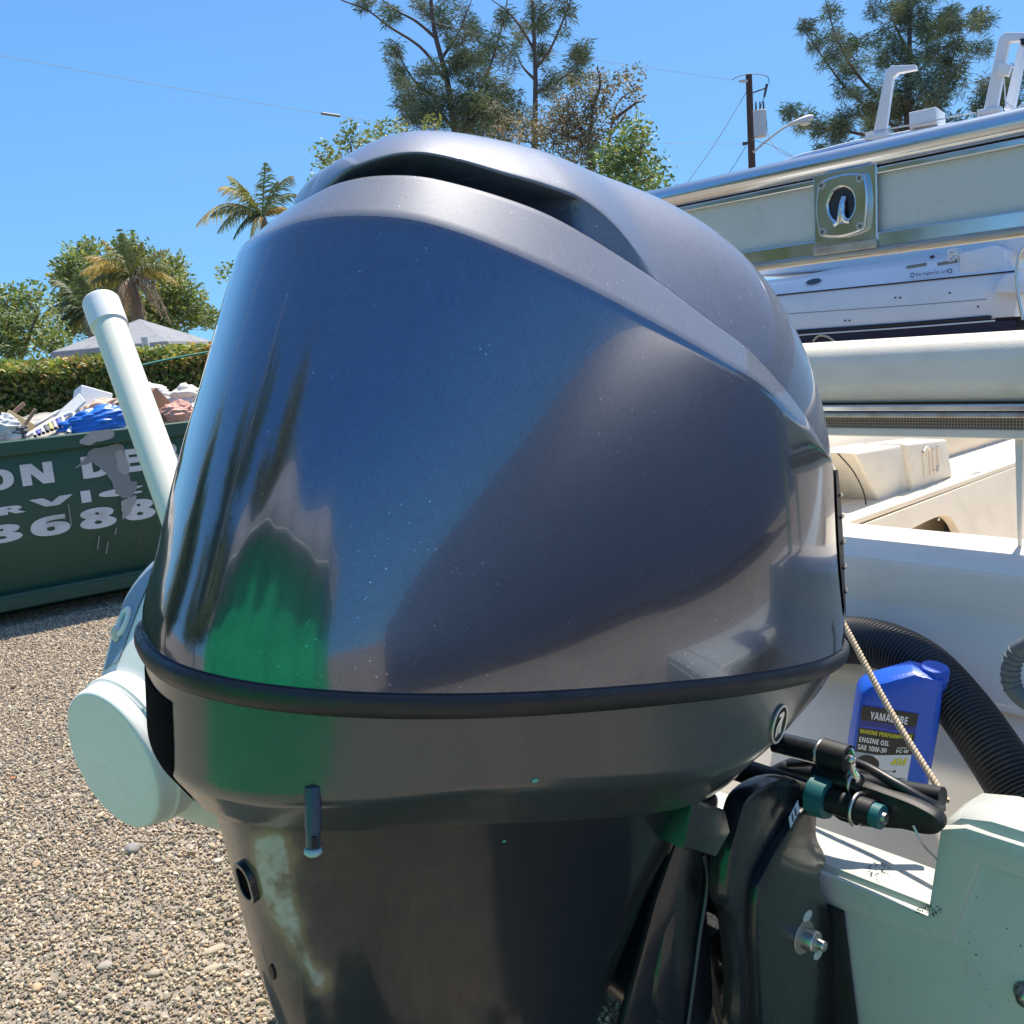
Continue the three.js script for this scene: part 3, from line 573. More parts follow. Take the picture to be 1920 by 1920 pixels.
// ------------------------------------------------------------------ clamp bracket, tilt tube and steering gear (parts of the motor, laid out in boat axes)
{
  const toMotor = motor.matrixWorld.clone().invert().multiply(boat.matrixWorld);
  const pm = (name, geo, m, parent = motor) => mesh(name, geo.applyMatrix4(toMotor), m, parent);
  const Z = 0.12, P = l => soft(picks(boat, 'z', Z, l), 5);
  const out = P([[1400, 1500], [1452, 1464], [1505, 1468], [1522, 1500], [1518, 1556], [1541, 1606], [1530, 1640], [1546, 1690], [1560, 1760], [1578, 1850], [1592, 1950], [1480, 1990], [1392, 1960], [1388, 1850], [1376, 1725], [1362, 1690], [1366, 1620], [1385, 1545]]);
  const br = pm('clamp_bracket', extr('z', Z, out, 0.035, 0.008), MT.blackPaint);
  const inn = P([[1482, 1520], [1515, 1502], [1516, 1560], [1534, 1607], [1522, 1640], [1538, 1695], [1551, 1760], [1568, 1850], [1580, 1930], [1480, 1960], [1412, 1930], [1404, 1850], [1400, 1720], [1405, 1660], [1432, 1600], [1462, 1552]]);
  pm('outer_rib', extr('z', Z + 0.016, inn, 0.018, 0.009), MT.blackPaint, br);
  const ctr = pick(boat, 1507, 1757, 'z', Z + 0.016), stack = (pts, seg, m, name, off = 0) => pm(name, aim(lathe(pts, seg), ctr.clone().add(V(0, 0, off)), V(0, 0, 1)), m, br);
  stack([[0.001, 0.003], [0.025, 0.003], [0.027, 0]], 24, MT.rusty, 'washer');
  stack([[0.001, 0.024], [0.015, 0.024], [0.018, 0.020], [0.018, 0.003]], 6, MT.steelRough, 'nut');
  stack([[0.001, 0.038], [0.007, 0.037], [0.008, 0.034], [0.008, 0.02]], 16, MT.steelRough, 'bolt_end');
  for (const [x, y, r] of [[1514, 1718, 0.010], [1529, 1768, 0.007], [1534, 1788, 0.0105]]) pm('paint_dot', new THREE.CylinderGeometry(r, r, 0.0012, 20).scale(1.25, 1, 0.9).rotateX(Math.PI / 2).translate(...pick(boat, x, y, 'z', Z + 0.017).toArray()), mat([0.55, 0.62, 0.55], { roughness: 0.6 }), br);
  const dcl = picks(boat, 'z', Z + 0.0175, [[1479, 1533], [1496, 1500], [1499, 1520], [1482, 1553]]);
  pm('decal', extr('z', Z + 0.0178, dcl, 0.0008, 0), mat([0.42, 0.55, 0.62]), br);
  for (const k of [0.3, 0.62]) { const a = mixv(dcl[0], dcl[1], k), b = mixv(dcl[3], dcl[2], k); pm('decal_bar', tube([mixv(a, b, 0.15), mixv(a, b, 0.8)], 0.0016, 4, 5).translate(0, 0, 0.0006), MT.black, br); }
  // port side plate and swivel between them
  pm('clamp_bracket', extr('z', -0.09, out, 0.035, 0.008), MT.blackPaint);
  const sw = P([[1330, 1545], [1392, 1500], [1420, 1520], [1395, 1640], [1400, 1960], [1300, 1960], [1322, 1700]]);
  pm('swivel_bracket', extr('z', 0.06, sw, 0.13, 0.02), MT.blackPaint);
  // steering head block and bright edged tilt plate beside the housing
  const hb = picks(boat, 'z', 0.135, [[1302, 1498], [1362, 1520], [1372, 1560], [1345, 1608], [1310, 1598], [1282, 1592]]);
  pm('steering_head', extr('z', 0.135, hb, 0.12, 0.006), MT.blackPaint);
  const tp = picks(motor, 'z', 0.115, [[1296, 1555], [1318, 1600], [1326, 1640], [1310, 1760], [1288, 1935], [1165, 1935], [1230, 1690], [1272, 1570]]);
  mesh('tilt_plate', extr('z', 0.115, tp, 0.016, 0.004), MT.blackPaint, motor);
  const eb = picks(motor, 'z', 0.118, [[1319, 1603], [1327, 1642], [1311, 1762], [1289, 1930]]);
  mesh('plate_edge', tube(eb, 0.0035, 24, 6), mat([0.05, 0.07, 0.09], { metalness: 0.4, roughness: 0.35 }), motor);
  const rmb = pick(boat, 1335, 1845, 'z', -0.02); pm('trim_ram', rod(rmb.clone().add(V(-0.02, 0.12, 0)), rmb.clone().add(V(0.06, -0.2, 0)), 0.03), MT.blackPaint);
  pm('ram_eye', new THREE.TorusGeometry(0.022, 0.012, 10, 24).translate(rmb.x - 0.005, rmb.y + 0.01, 0.03), MT.blackPaint);
  // tilt tube with teal nuts, steering link arm
  const q = (px, py, x = 0) => pick(boat, px, py, 'x', x);
  const t0 = q(1512, 1488), t1 = q(1642, 1522);
  const ty = 0.923;
  pm('tilt_tube', rod(V(0, ty, -0.15), V(0, ty, 0.232), 0.020, 0.020, 24), MT.black);
  pm('tube_nut', rod(V(0, ty, 0.134), V(0, ty, 0.162), 0.033, 0.031, 10), MT.teal);
  const pn = pm('tube_end', rod(V(0, ty - 0.001, 0.205), V(0, ty - 0.001, 0.246), 0.019, 0.018, 22), MT.teal);
  pm('stud', rod(V(0, ty - 0.001, 0.24), V(0, ty - 0.001, 0.252), 0.009, 0.008, 14), MT.steelRough, pn);
  const armP = [[1555, 1478], [1600, 1470], [1660, 1488], [1720, 1512], [1758, 1536], [1764, 1552], [1754, 1566], [1732, 1568], [1690, 1558], [1610, 1552], [1560, 1532]];
  pm('link_arm', extr('x', 0.022, soft(picks(boat, 'x', 0.022, armP), 3), 0.028, 0.008), MT.black);
  pm('arm_collar', new THREE.TorusGeometry(0.024, 0.003, 8, 26).translate(0, ty - 0.001, 0.207), MT.steelRough);
  // hydraulic cylinder, rod, clip, hoses
  const h0 = q(1455, 1392, 0.03), h1 = q(1562, 1418, 0.03);
  pm('steering_cylinder', rod(h0, h1, 0.018, 0.018, 20), MT.blackPaint);
  pm('cylinder_end', rod(q(1545, 1412, 0.03), q(1592, 1424, 0.03), 0.024, 0.022, 20), MT.black);
  pm('cylinder_band', new THREE.TorusGeometry(0.0195, 0.003, 8, 24).translate(...q(1540, 1412, 0.03).toArray()), MT.steelRough);
  const cl = pm('link_clip', extr('x', 0.01, soft(picks(boat, 'x', 0.01, [[1585, 1412], [1596, 1404], [1603, 1418], [1602, 1440], [1612, 1462], [1600, 1474], [1590, 1462], [1588, 1440]]), 3), 0.006, 0.002), MT.steel);
  pm('clip_pin', aim(lathe([[0.001, 0.006], [0.006, 0.005], [0.008, 0]], 14), q(1595, 1424, 0.008), V(-1, 0, 0)), MT.steelRough, cl);
  pm('ball_joint', rod(q(1530, 1450, 0.02), q(1612, 1470, 0.02), 0.017, 0.015, 18), MT.blackPaint);
  pm('joint_ring', new THREE.TorusGeometry(0.017, 0.003, 8, 22).translate(...q(1601, 1468, 0.02).toArray()), MT.steelRough);
  pm('hose_union', rod(q(1626, 1478, 0.06), q(1650, 1482, 0.06), 0.011, 0.010, 6), mat([0.42, 0.44, 0.40], { metalness: 0.6, roughness: 0.4 }));
  pm('steering_rod', rod(q(1470, 1440, 0.12), q(1768, 1494, 0.12), 0.013, 0.015, 18), MT.black);
  pm('control_cable', tube([q(1480, 1432, 0.07), q(1600, 1430, 0.06), q(1680, 1470, 0.05), q(1740, 1505, 0.06), q(1765, 1515, 0.09)], 0.008, 40, 8), MT.blackHose);
  pm('control_cable', tube([q(1440, 1450, 0.14), q(1500, 1428, 0.14), q(1560, 1440, 0.14), q(1640, 1455, 0.16), q(1740, 1490, 0.2)], 0.009, 40, 8), MT.blackHose);
  pm('split_pin', tube([q(1712, 1548, -0.02), q(1730, 1582, -0.02), q(1757, 1612, 0.02)], 0.0016, 16, 6), MT.steelRough);
}
// ------------------------------------------------------------------ things lying in the motor well
{
  // thick corrugated hose
  const b = (px, py, x) => pick(boat, px, py, 'x', x);
  const pth = curve([b(1480, 1220, 0.60), b(1590, 1200, 0.60), b(1660, 1212, 0.58), b(1730, 1248, 0.55), b(1800, 1322, 0.50), b(1868, 1418, 0.44), b(1920, 1500, 0.40), b(1990, 1610, 0.34)].map(p => p.applyMatrix4(boat.matrixWorld)));
  const len = pth.getLength(), pitch = 0.0085, n = Math.floor(len / pitch), fr = pth.computeFrenetFrames(n * 4, false), rows = [];
  const pr = [0.0465, 0.051, 0.051, 0.0465];
  for (let i = 0; i <= n * 4; i++) { const p = pth.getPointAt(i / (n * 4)), r = pr[i % 4] , row = []; for (let k = 0; k < 24; k++) { const a = k / 24 * 2 * Math.PI; row.push(p.clone().addScaledVector(fr.normals[i], Math.cos(a) * r).addScaledVector(fr.binormals[i], Math.sin(a) * r)); } rows.push(row); }
  single('corrugated_hose', 'thick black corrugated hose arching over the motor well behind the blue bottle', 'hose', smooth(strip(rows, true)), MT.blackHose);
  // grey bent hose end at the starboard side
  const g = thing('hose_elbow', 'grey ribbed hose elbow at the side of the motor well', 'hose');
  const e = [[1935, 1205, 0.42], [1908, 1222, 0.42], [1895, 1255, 0.42], [1900, 1290, 0.42], [1925, 1315, 0.42], [1960, 1330, 0.42]].map(c => b(...c).applyMatrix4(boat.matrixWorld));
  mesh('hose', tube(e, 0.015, 50, 16), mat([0.10, 0.115, 0.125], { roughness: 0.6 }), g);
  const ec = curve(e); for (let k = 0; k < 7; k++) { const t = 0.2 + k * 0.07; const tan = ec.getTangentAt(t); mesh('rib', aim(new THREE.TorusGeometry(0.0152, 0.0018, 6, 20).rotateX(Math.PI / 2), ec.getPointAt(t), tan), mat([0.10, 0.115, 0.125], { roughness: 0.6 }), g); }
}
{
  // laid wire rope: three strands twisted round the line
  const a = pick(boat, 1583, 1172, 'x', 0.30).applyMatrix4(boat.matrixWorld), c = pick(boat, 1776, 1503, 'x', 0.16).applyMatrix4(boat.matrixWorld);
  const up = a.clone().add(a.clone().sub(c).multiplyScalar(0.35));
  const mid = mixv(a, c, 0.5).add(V(0, -0.012, 0));
  const path = curve([up, a, mid, c]), N = 420, geos = [];
  const fr = path.computeFrenetFrames(N, false);
  for (let s = 0; s < 3; s++) {
    const pts = []; for (let i = 0; i <= N; i++) { const p = path.getPointAt(i / N), an = i * 0.36 + s * 2.094; pts.push(p.addScaledVector(fr.normals[i], 0.0029 * Math.cos(an)).addScaledVector(fr.binormals[i], 0.0029 * Math.sin(an))); }
    geos.push(new THREE.TubeGeometry(new THREE.CatmullRomCurve3(pts), N * 2, 0.0028, 6));
  }
  single('wire_rope', 'thin tan twisted rope stretched from the cowl to the transom corner', 'rope', mergeGeometries(geos), MT.rope);
}
{
  // blue oil bottle
  const foot = pick(boat, 1672, 1480, 'x', 0.40).applyMatrix4(boat.matrixWorld);
  const g = thing('oil_bottle', 'blue plastic engine oil bottle with a black and white label in the motor well', 'bottle');
  g.position.copy(foot);
  const view = CAM.clone().sub(foot).setY(0).normalize();
  g.rotation.order = 'YXZ'; g.rotation.set(0.10, Math.atan2(view.x, view.z) + 0.10, -0.155);
  g.updateMatrixWorld(true);
  // traced in the bottle's own front plane
  const Zf = 0.034, pt = l => l.map(([x, y]) => pick(g, x, y, 'z', Zf));
  const body = pt([[1583, 1500], [1596, 1400], [1611, 1308], [1616, 1298], [1630, 1288], [1714, 1264], [1772, 1278], [1770, 1300], [1762, 1370], [1748, 1450], [1738, 1500]]);
  mesh('body', extr('z', Zf, body, 0.068, 0.012), MT.bottle, g);
  const cA = pick(g, 1722, 1266, 'z', 0), cB = pick(g, 1776, 1280, 'z', 0), cc = mixv(cA, cB, 0.5), rad = cA.distanceTo(cB) / 2;
  const cap = mesh('cap', lathe([[0.001, 0.028], [rad * 0.9, 0.028], [rad, 0.024], [rad * 1.02, 0.002], [rad * 0.95, -0.012]], 30).translate(cc.x, cc.y - 0.002, 0), MT.bottle, g);
  for (let k = 0; k < 28; k++) { const a = k / 28 * 2 * Math.PI; mesh('grip', rbox(0.0018, 0.018, 0.0018, 0.0005, 1).translate(cc.x + Math.sin(a) * rad, cc.y + 0.01, Math.cos(a) * rad), MT.bottle, cap); }
  const LB = pt([[1596, 1466], [1617, 1322], [1722, 1338], [1700, 1466]]);
  const cv = document.createElement('canvas'); cv.width = 512; cv.height = 700; const c = cv.getContext('2d');
  c.fillStyle = '#0c0f16'; c.fillRect(0, 0, 512, 700);
  c.fillStyle = '#1238c4'; for (let k = 0; k < 4; k++) c.fillRect(0, 128 + k * 14, 512, 6);
  c.fillStyle = '#1238c4'; c.fillRect(0, 178, 512, 14);
  c.fillStyle = '#e8e8ea'; c.font = 'bold 92px sans-serif'; c.save(); c.translate(84, 108); c.scale(0.72, 1); c.fillText('YAMALUBE', 0, 0); c.restore();
  c.fillStyle = '#d8d21e'; c.font = 'bold 50px sans-serif'; c.save(); c.translate(12, 244); c.scale(0.86, 1); c.fillText('MARINE PERFORMANCE', 0, 0, 560); c.restore();
  c.fillStyle = '#e8e8ea'; c.font = 'bold 62px sans-serif'; c.save(); c.translate(12, 322); c.scale(0.8, 1); c.fillText('ENGINE OIL', 0, 0); c.fillText('SAE 10W-30', 0, 68); c.restore();
  c.font = 'bold 20px sans-serif'; c.fillText('4-STROKE', 372, 350); c.font = 'bold 48px sans-serif'; c.fillText('FC-W', 366, 396);
  c.fillStyle = '#9aa3b4'; c.fillRect(0, 416, 512, 284); c.fillStyle = '#c9cdd8'; c.fillRect(180, 416, 332, 284);
  c.fillStyle = '#12141d'; c.beginPath(); c.ellipse(122, 520, 112, 92, 0, 0, 7); c.fill(); c.fillRect(20, 520, 200, 90);
  c.fillStyle = '#3a3f4e'; c.fillRect(40, 548, 170, 8); c.strokeStyle = '#15171f'; c.lineWidth = 6; c.beginPath(); c.moveTo(220, 570); c.lineTo(380, 590); c.moveTo(200, 630); c.lineTo(500, 665); c.stroke(); c.beginPath(); c.arc(384, 588, 13, 0, 7); c.fillStyle = '#15171f'; c.fill();
  c.fillStyle = '#d8d21e'; c.font = 'bold italic 96px sans-serif'; c.strokeStyle = '#20232c'; c.lineWidth = 5; c.strokeText('4M', 330, 522); c.fillText('4M', 330, 522);
  const t = new THREE.CanvasTexture(cv); t.colorSpace = THREE.SRGBColorSpace;
  const lg = new THREE.BufferGeometry(); const z = Zf + 0.0012;
  lg.setAttribute('position', new THREE.Float32BufferAttribute([LB[0], LB[3], LB[2], LB[1]].flatMap(p => [p.x, p.y, z]), 3));
  lg.setAttribute('uv', new THREE.Float32BufferAttribute([0, 0, 1, 0, 1, 1, 0, 1], 2)); lg.setIndex([0, 1, 2, 0, 2, 3]); lg.computeVertexNormals();
  mesh('label', lg, mat([1, 1, 1], { map: t, roughness: 0.35 }), g);
}
// ------------------------------------------------------------------ trailer under the boat with its guide post
{
  const tr = thing('boat_trailer', 'galvanised boat trailer frame under the boat', 'trailer', [0.344, 0, -1.468], R(41));
  const galv = mat([0.42, 0.43, 0.44], { metalness: 0.8, roughness: 0.45 });
  for (const z of [-0.75, 0.75]) { mesh('frame_rail', rbox(6.2, 0.10, 0.08, 0.01).translate(3.3, 0.26, z), galv, tr); for (const x of [1.6, 2.45]) { const w = mesh('wheel', lathe([[0.09, -0.09], [0.24, -0.09], [0.27, -0.07], [0.27, 0.07], [0.24, 0.09], [0.09, 0.09]], 30).rotateX(Math.PI / 2).translate(x, 0.27, z + Math.sign(z) * 0.16), MT.rubber, tr); mesh('rim', lathe([[0.01, -0.05], [0.16, -0.085], [0.16, 0.085], [0.01, 0.06]], 24).rotateX(Math.PI / 2).translate(x, 0.27, z + Math.sign(z) * 0.16), galv, w); } }
  for (const x of [0.35, 2.0, 4.5]) mesh('cross_member', rbox(0.08, 0.08, 1.6, 0.01).translate(x, 0.24, 0), galv, tr);
  const top = at(189, 566, 2.36), bot = at(560, 1590, 1.8); if (bot.y < 0.02) console.log('guide', bot.y);
  const gp = thing('guide_post', 'white plastic guide pole with a cap, leaning up beside the cowl', 'guide post');
  const d = top.clone().sub(bot), L = d.length(), r = 0.0395; d.normalize();
  gp.position.copy(bot);
  mesh('pipe', aim(lathe([[r, 0], [r, L - 0.05]], 40), V(0, 0, 0), d), MT.pvc, gp);
  mesh('end_cap', aim(lathe([[r, L - 0.084], [r * 1.13, L - 0.084], [r * 1.135, L - 0.008], [r * 1.13, L - 0.004], [r * 1.10, L - 0.001], [r * 1.05, L - 0.0005], [0.001, L]], 40), V(0, 0, 0), d), MT.white, gp);
  const h = hit(gp.children, 173, 594); if (h) mesh('hole', aim(new THREE.CylinderGeometry(0.0075, 0.0075, 0.002, 16), h.p.sub(bot).addScaledVector(h.n, 0.0006), h.n), MT.black, gp);
  mesh('foot_bracket', rbox(0.10, 0.12, 0.10, 0.01), galv, gp);
  mesh('stay', rod(V(0, 0, 0), V(bot.x * 0 + 0.0, -bot.y + 0.0, 0), 0.03), galv, gp);
}

// ------------------------------------------------------------------ skip full of rubbish
const font = await new FontLoader().loadAsync('fonts/droid/droid_sans_bold.typeface.json');
const skip = thing('dumpster', 'dark green steel dumpster with white lettering, heaped with rubbish', 'dumpster', [-3.54, 0, -6.291], Math.atan2(0.53791, 0.843));
{
  const rust = fbm(5, 401, 5), fn = fbm(30, 403, 3), cl = fbm(3, 405, 4);
  const stk = noise2(90, 407);
  const gm = tex(1024, (u, v) => { const k = clamp((rust(u, v) - 0.6) * 6, 0, 1) * 0.35 + clamp((stk(u, v * 0.06) - 0.72) * 3, 0, 1) * cl(u, v * 2) * 0.5, s = fn(u, v), q = cl(u, v); const b = [0.012 + 0.014 * q, 0.062 + 0.03 * q, 0.043 + 0.018 * q]; const d = s > 0.68 ? [0.10, 0.11, 0.10] : [0.035, 0.03, 0.022]; return b.map((x, i) => x + (d[i] - x) * k); }, true, 0.45);
  const green = mat([1, 1, 1], { map: gm, roughness: 0.5 });
  const X0 = -3.4, X1 = 3.3, L = X1 - X0, cx = (X0 + X1) / 2, D = 2.3;
  const xz = (l, z0, th, m, name) => mesh(name, extr('z', z0, l.map(([x, y]) => V(x, y, 0)), th, 0.004), m, skip);
  xz([[X0, 0.575], [X1, 0.575], [X1, 1.19], [X0, 1.19]], 0, 0.03, green, 'side_wall');
  {                                                   // lower wall folds inwards below the crease
    const g = strip([[V(X0, 0.58, -0.002), V(X1, 0.58, -0.002)], [V(X0, 0.20, -0.10), V(X1, 0.20, -0.10)]]);
    g.computeVertexNormals(); mesh('lower_wall', uvFrom(g, p => [p.x, p.y]), green, skip);
  }
  mesh('top_rail', rbox(L, 0.098, 0.12, 0.012).translate(cx, 1.226, 0.0), green, skip);
  mesh('bottom_rail', rbox(L, 0.09, 0.10, 0.01).translate(cx, 0.165, -0.05), green, skip);
  xz([[X0, 0.12], [X1, 0.12], [X1, 1.26], [X0, 1.26]], -D, 0.04, green, 'side_wall');
  mesh('top_rail', rbox(L, 0.098, 0.12, 0.012).translate(cx, 1.226, -D - 0.02), green, skip);
  for (const x of [X0, X1]) mesh('end_wall', rbox(0.05, 1.12, D, 0.01).translate(x, 0.70, -D / 2), green, skip);
  mesh('floor', rbox(L, 0.06, D, 0.01).translate(cx, 0.2, -D / 2 - 0.01), green, skip);
  for (const z of [-0.5, -1.8]) mesh('skid', rbox(L, 0.13, 0.12, 0.01).translate(cx, 0.067, z), mat([0.02, 0.02, 0.02]), skip);
  const letter = mat([0.62, 0.64, 0.66], { roughness: 0.55, map: grimeMap([1, 1, 1], [0.5, 0.5, 0.47], 0.8, 410, 512, 1.2) });
  const glyph = (ch, px0, py0, px1, py1) => {
    const tilt = 0.15 * (px1 - px0); py0 += tilt; py1 -= tilt;   // the boxes were read upright, the rows climb to the right           // one painted character, fitted between two corners of the wall
    const a = pick(skip, px0, py0, 'z', 0.003), b = pick(skip, px1, py1, 'z', 0.003);
    const bar = new THREE.Shape([[0, 0], [0.3, 0], [0.3, 1], [0, 1]].map(q => new THREE.Vector2(...q)));
    const g = new THREE.ExtrudeGeometry(ch === 'I' ? bar : font.generateShapes(ch, 1), { depth: 0.001, bevelEnabled: true, bevelSize: 0.045, bevelThickness: 0.0008, bevelSegments: 1, curveSegments: 10 }); g.computeBoundingBox(); const bb = g.boundingBox;
    const sx = (b.x - a.x) / (bb.max.x - bb.min.x), sy = (a.y - b.y) / (bb.max.y - bb.min.y);
    g.translate(-bb.min.x, -bb.min.y, 0); g.scale(sx, sy, 1); g.translate(a.x, b.y, 0.0045);
    mesh('letter', uvFrom(g, p => [p.x, p.y]), letter, skip);
  };
  const row = (list) => list.forEach(c => glyph(...c));
  row([['O', -42, 874, 29, 926], ['N', 36, 862, 103, 914], ['D', 150, 848, 212, 900], ['E', 222, 838, 266, 889], ['B', 296, 828, 336, 874], ['R', 345, 821, 386, 866], ['I', 395, 814, 410, 858], ['S', 420, 808, 458, 852]]);
  row([['E', -60, 952, -14, 980], ['R', -6, 944, 49, 968], ['V', 54, 925, 139, 955], ['I', 150, 918, 172, 944], ['C', 184, 908, 271, 936], ['E', 282, 902, 330, 926]]);
  row([['8', -38, 978, 44, 1024], ['6', 54, 961, 134, 1010], ['8', 146, 946, 220, 996], ['8', 229, 931, 293, 979]]);
  const greyP = mat([0.34, 0.34, 0.33], { roughness: 0.8 }), greyQ = mat([0.22, 0.24, 0.24], { roughness: 0.8 });
  const blot = (l, m, z, n = 4) => { const p = soft(picks(skip, 'z', z, l), n).map(v => v.add(V(rr(-0.008, 0.008), rr(-0.006, 0.006), 0))); mesh('paint_patch', new THREE.ShapeGeometry(new THREE.Shape(p.map(v => new THREE.Vector2(v.x, v.y)))).translate(0, 0, z), m, skip); };
  blot([[150, 830], [165, 812], [190, 806], [212, 806], [215, 815], [206, 822], [185, 828], [165, 834]], greyP, 0.063);
  blot([[172, 842], [200, 838], [225, 832], [236, 858], [246, 900], [256, 905], [250, 928], [232, 934], [216, 918], [205, 895], [190, 880], [170, 868], [140, 878], [160, 858]], greyQ, 0.009);
  blot([[218, 846], [232, 846], [242, 880], [238, 890], [226, 888]], greyP, 0.0115);
  blot([[230, 940], [245, 932], [256, 930], [252, 946], [240, 965], [230, 975], [228, 955]], greyP, 0.0115);
  for (const [a, b, c2, d2] of [[128, 945, 134, 985], [186, 1005, 183, 1030], [218, 990, 216, 1002], [203, 1015, 199, 1038]]) mesh('scratch', tube([pick(skip, a, b, 'z', 0.006), pick(skip, c2, d2, 'z', b > 1000 ? -0.01 : 0.006)], 0.004, 4, 5), greyP, skip);
}
// rubbish: each piece is a thing of its own, resting on the heap
{
  const rub = (px, py, z) => pick(skip, px, py, 'z', z).applyMatrix4(skip.matrixWorld);
  const crumple = (w, h, d, sd, amp = 0.18, det = 4) => {
    const g = mergeVertices((() => { const q = new THREE.IcosahedronGeometry(1, det * 5); q.deleteAttribute('uv'); q.deleteAttribute('normal'); return q; })()), P = g.attributes.position, n = fbm(5, sd, 3), v = V();
    for (let i = 0; i < P.count; i++) { v.fromBufferAttribute(P, i); const a = Math.atan2(v.z, v.x) / 6.283 + 0.5, k = 1 + amp * 2.2 * (Math.abs(n(a, v.y * 0.5 + 0.5) - 0.5) * 2 - 0.4) + amp * (n(v.y * 0.7, v.x * 0.6 + v.z * 0.3) - 0.5); P.setXYZ(i, v.x * k * w, v.y * k * h, v.z * k * d); }
    g.computeVertexNormals(); return g;
  };
  const heapM = mat([1, 1, 1], { map: grimeMap([0.42, 0.39, 0.34], [0.10, 0.09, 0.08], 2.2, 420, 512, 2, 12), roughness: 0.9 });
  const hg = new THREE.PlaneGeometry(6.4, 2.1, 120, 40).rotateX(-Math.PI / 2).translate(-0.05, 0, -1.15), hp = hg.attributes.position, hn = fbm(10, 425, 4);
  for (let i = 0; i < hp.count; i++) hp.setY(i, 1.10 + 0.22 * hn(hp.getX(i) / 4, hp.getZ(i) / 4) + 0.14 * sst(-0.1, -0.9, hp.getZ(i)));
  hg.computeVertexNormals();
  const heap = single('rubbish_heap', 'mixed pale rubbish filling the green dumpster', 'rubbish', hg, heapM); heap.position.copy(skip.position); heap.rotation.y = skip.rotation.y; heap.userData.kind = 'stuff';
  const add = (name, label, cat, geo, m, p, rot = [0, 0, 0]) => { const o = single(name, label, cat, geo, m, 'rubbish in the dumpster'); o.position.copy(p); o.rotation.set(rot[0], rot[1] + skip.rotation.y, rot[2]); return o; };
  const card = (c, sd) => mat([1, 1, 1], { map: grimeMap(c, c.map(x => x * 0.5), 0.8, sd, 256, 2), roughness: 0.85 });
  add('foam_box', 'white foam box lid on top of the rubbish heap', 'box', rbox(0.24, 0.20, 0.16, 0.01), MT.white, rub(172, 757, -0.7), [-0.35, 0.2, -0.14]);
  add('paper_sheet', 'white paper sheet leaning under the foam box', 'paper', rbox(0.26, 0.012, 0.2, 0.003), card([0.7, 0.7, 0.68], 431), rub(130, 768, -0.5), [0.35, 0, 0.5]);
  add('cloth', 'crumpled beige cloth between foam box and guide pole', 'cloth', crumple(0.18, 0.08, 0.14, 433, 0.25), card([0.58, 0.46, 0.35], 434), rub(190, 768, -0.55), [0, 0, 0.25]);
  add('cloth', 'crumpled orange cloth above the blue plastic sheet', 'cloth', crumple(0.11, 0.05, 0.09, 437, 0.3), card([0.62, 0.22, 0.09], 438), rub(193, 773, -0.42), [0, 0, 0.1]);
  add('plastic_sheet', 'crumpled bright blue plastic sheet at the dumpster rim', 'plastic sheet', crumple(0.26, 0.10, 0.10, 441, 0.2), mat([0.02, 0.17, 0.62], { roughness: 0.35 }), rub(183, 790, -0.22), [0, 0, 0.08]);
  add('cardboard_box', 'brown cardboard box on edge right of the guide pole', 'box', rbox(0.24, 0.19, 0.05, 0.004), card([0.30, 0.165, 0.10], 443), rub(297, 764, -0.35), [-0.25, 0.3, -0.75]);
  add('cardboard_flap', 'brown cardboard flap folded below the brown box', 'cardboard', rbox(0.2, 0.1, 0.02, 0.003), card([0.33, 0.19, 0.12], 445), rub(304, 778, -0.28), [-0.5, 0.2, 0.55]);
  add('plastic_bag', 'pinkish plastic bag bulging over the dumpster rim', 'bag', crumple(0.14, 0.10, 0.12, 447, 0.2), card([0.66, 0.36, 0.28], 448), rub(334, 776, -0.3));
  add('plastic_bag', 'large white plastic bag beside the cowl edge', 'bag', crumple(0.24, 0.14, 0.18, 451, 0.24), card([0.68, 0.64, 0.57], 452), rub(352, 755, -0.6));
  add('plastic_bag', 'white plastic bag behind the brown cardboard', 'bag', crumple(0.15, 0.11, 0.13, 455, 0.22), card([0.7, 0.7, 0.68], 456), rub(286, 742, -0.8));
  add('wooden_board', 'thin yellowish board standing at the left of the heap', 'board', rbox(0.20, 0.13, 0.02, 0.003), card([0.62, 0.47, 0.24], 461), rub(33, 797, -0.4), [-0.3, 0.2, -0.5]);
  add('wooden_lath', 'brown wooden lath poking over the dumpster rim', 'board', rbox(0.02, 0.30, 0.04, 0.003), card([0.30, 0.2, 0.13], 463), rub(44, 800, -0.3), [0.1, 0, -0.75]);
  add('wooden_lath', 'tan wooden lath lying beside the yellowish board', 'board', rbox(0.03, 0.32, 0.02, 0.003), card([0.48, 0.30, 0.18], 465), rub(14, 785, -0.55), [0.1, 0, -0.95]);
  add('plastic_bag', 'small white bag at the left end of the heap', 'bag', crumple(0.13, 0.11, 0.1, 467, 0.25), card([0.62, 0.62, 0.62], 468), rub(6, 806, -0.25));
  add('plastic_bag', 'dark grey bag under the yellowish board', 'bag', crumple(0.09, 0.06, 0.08, 471, 0.3), card([0.12, 0.12, 0.13], 472), rub(28, 812, -0.25));
  // folding chair lying on its side
  const ch = thing('folding_chair', 'white folding lawn chair with striped webbing lying in the rubbish', 'chair', [0, 0, 0], 0, 'rubbish in the dumpster');
  const cp = l => l.map(([x, y, z]) => rub(x, y, z));
  mesh('frame', tube(cp([[48, 818, -0.2], [70, 806, -0.25], [100, 788, -0.35], [128, 776, -0.4], [138, 776, -0.38], [140, 784, -0.32], [134, 800, -0.2], [128, 812, -0.14]]), 0.016, 60, 8), MT.white, ch);
  mesh('frame', tube(cp([[40, 815, -0.45], [75, 792, -0.5], [110, 772, -0.6], [128, 766, -0.6]]), 0.014, 40, 8), mat([0.45, 0.46, 0.48], { metalness: 0.7, roughness: 0.4 }), ch);
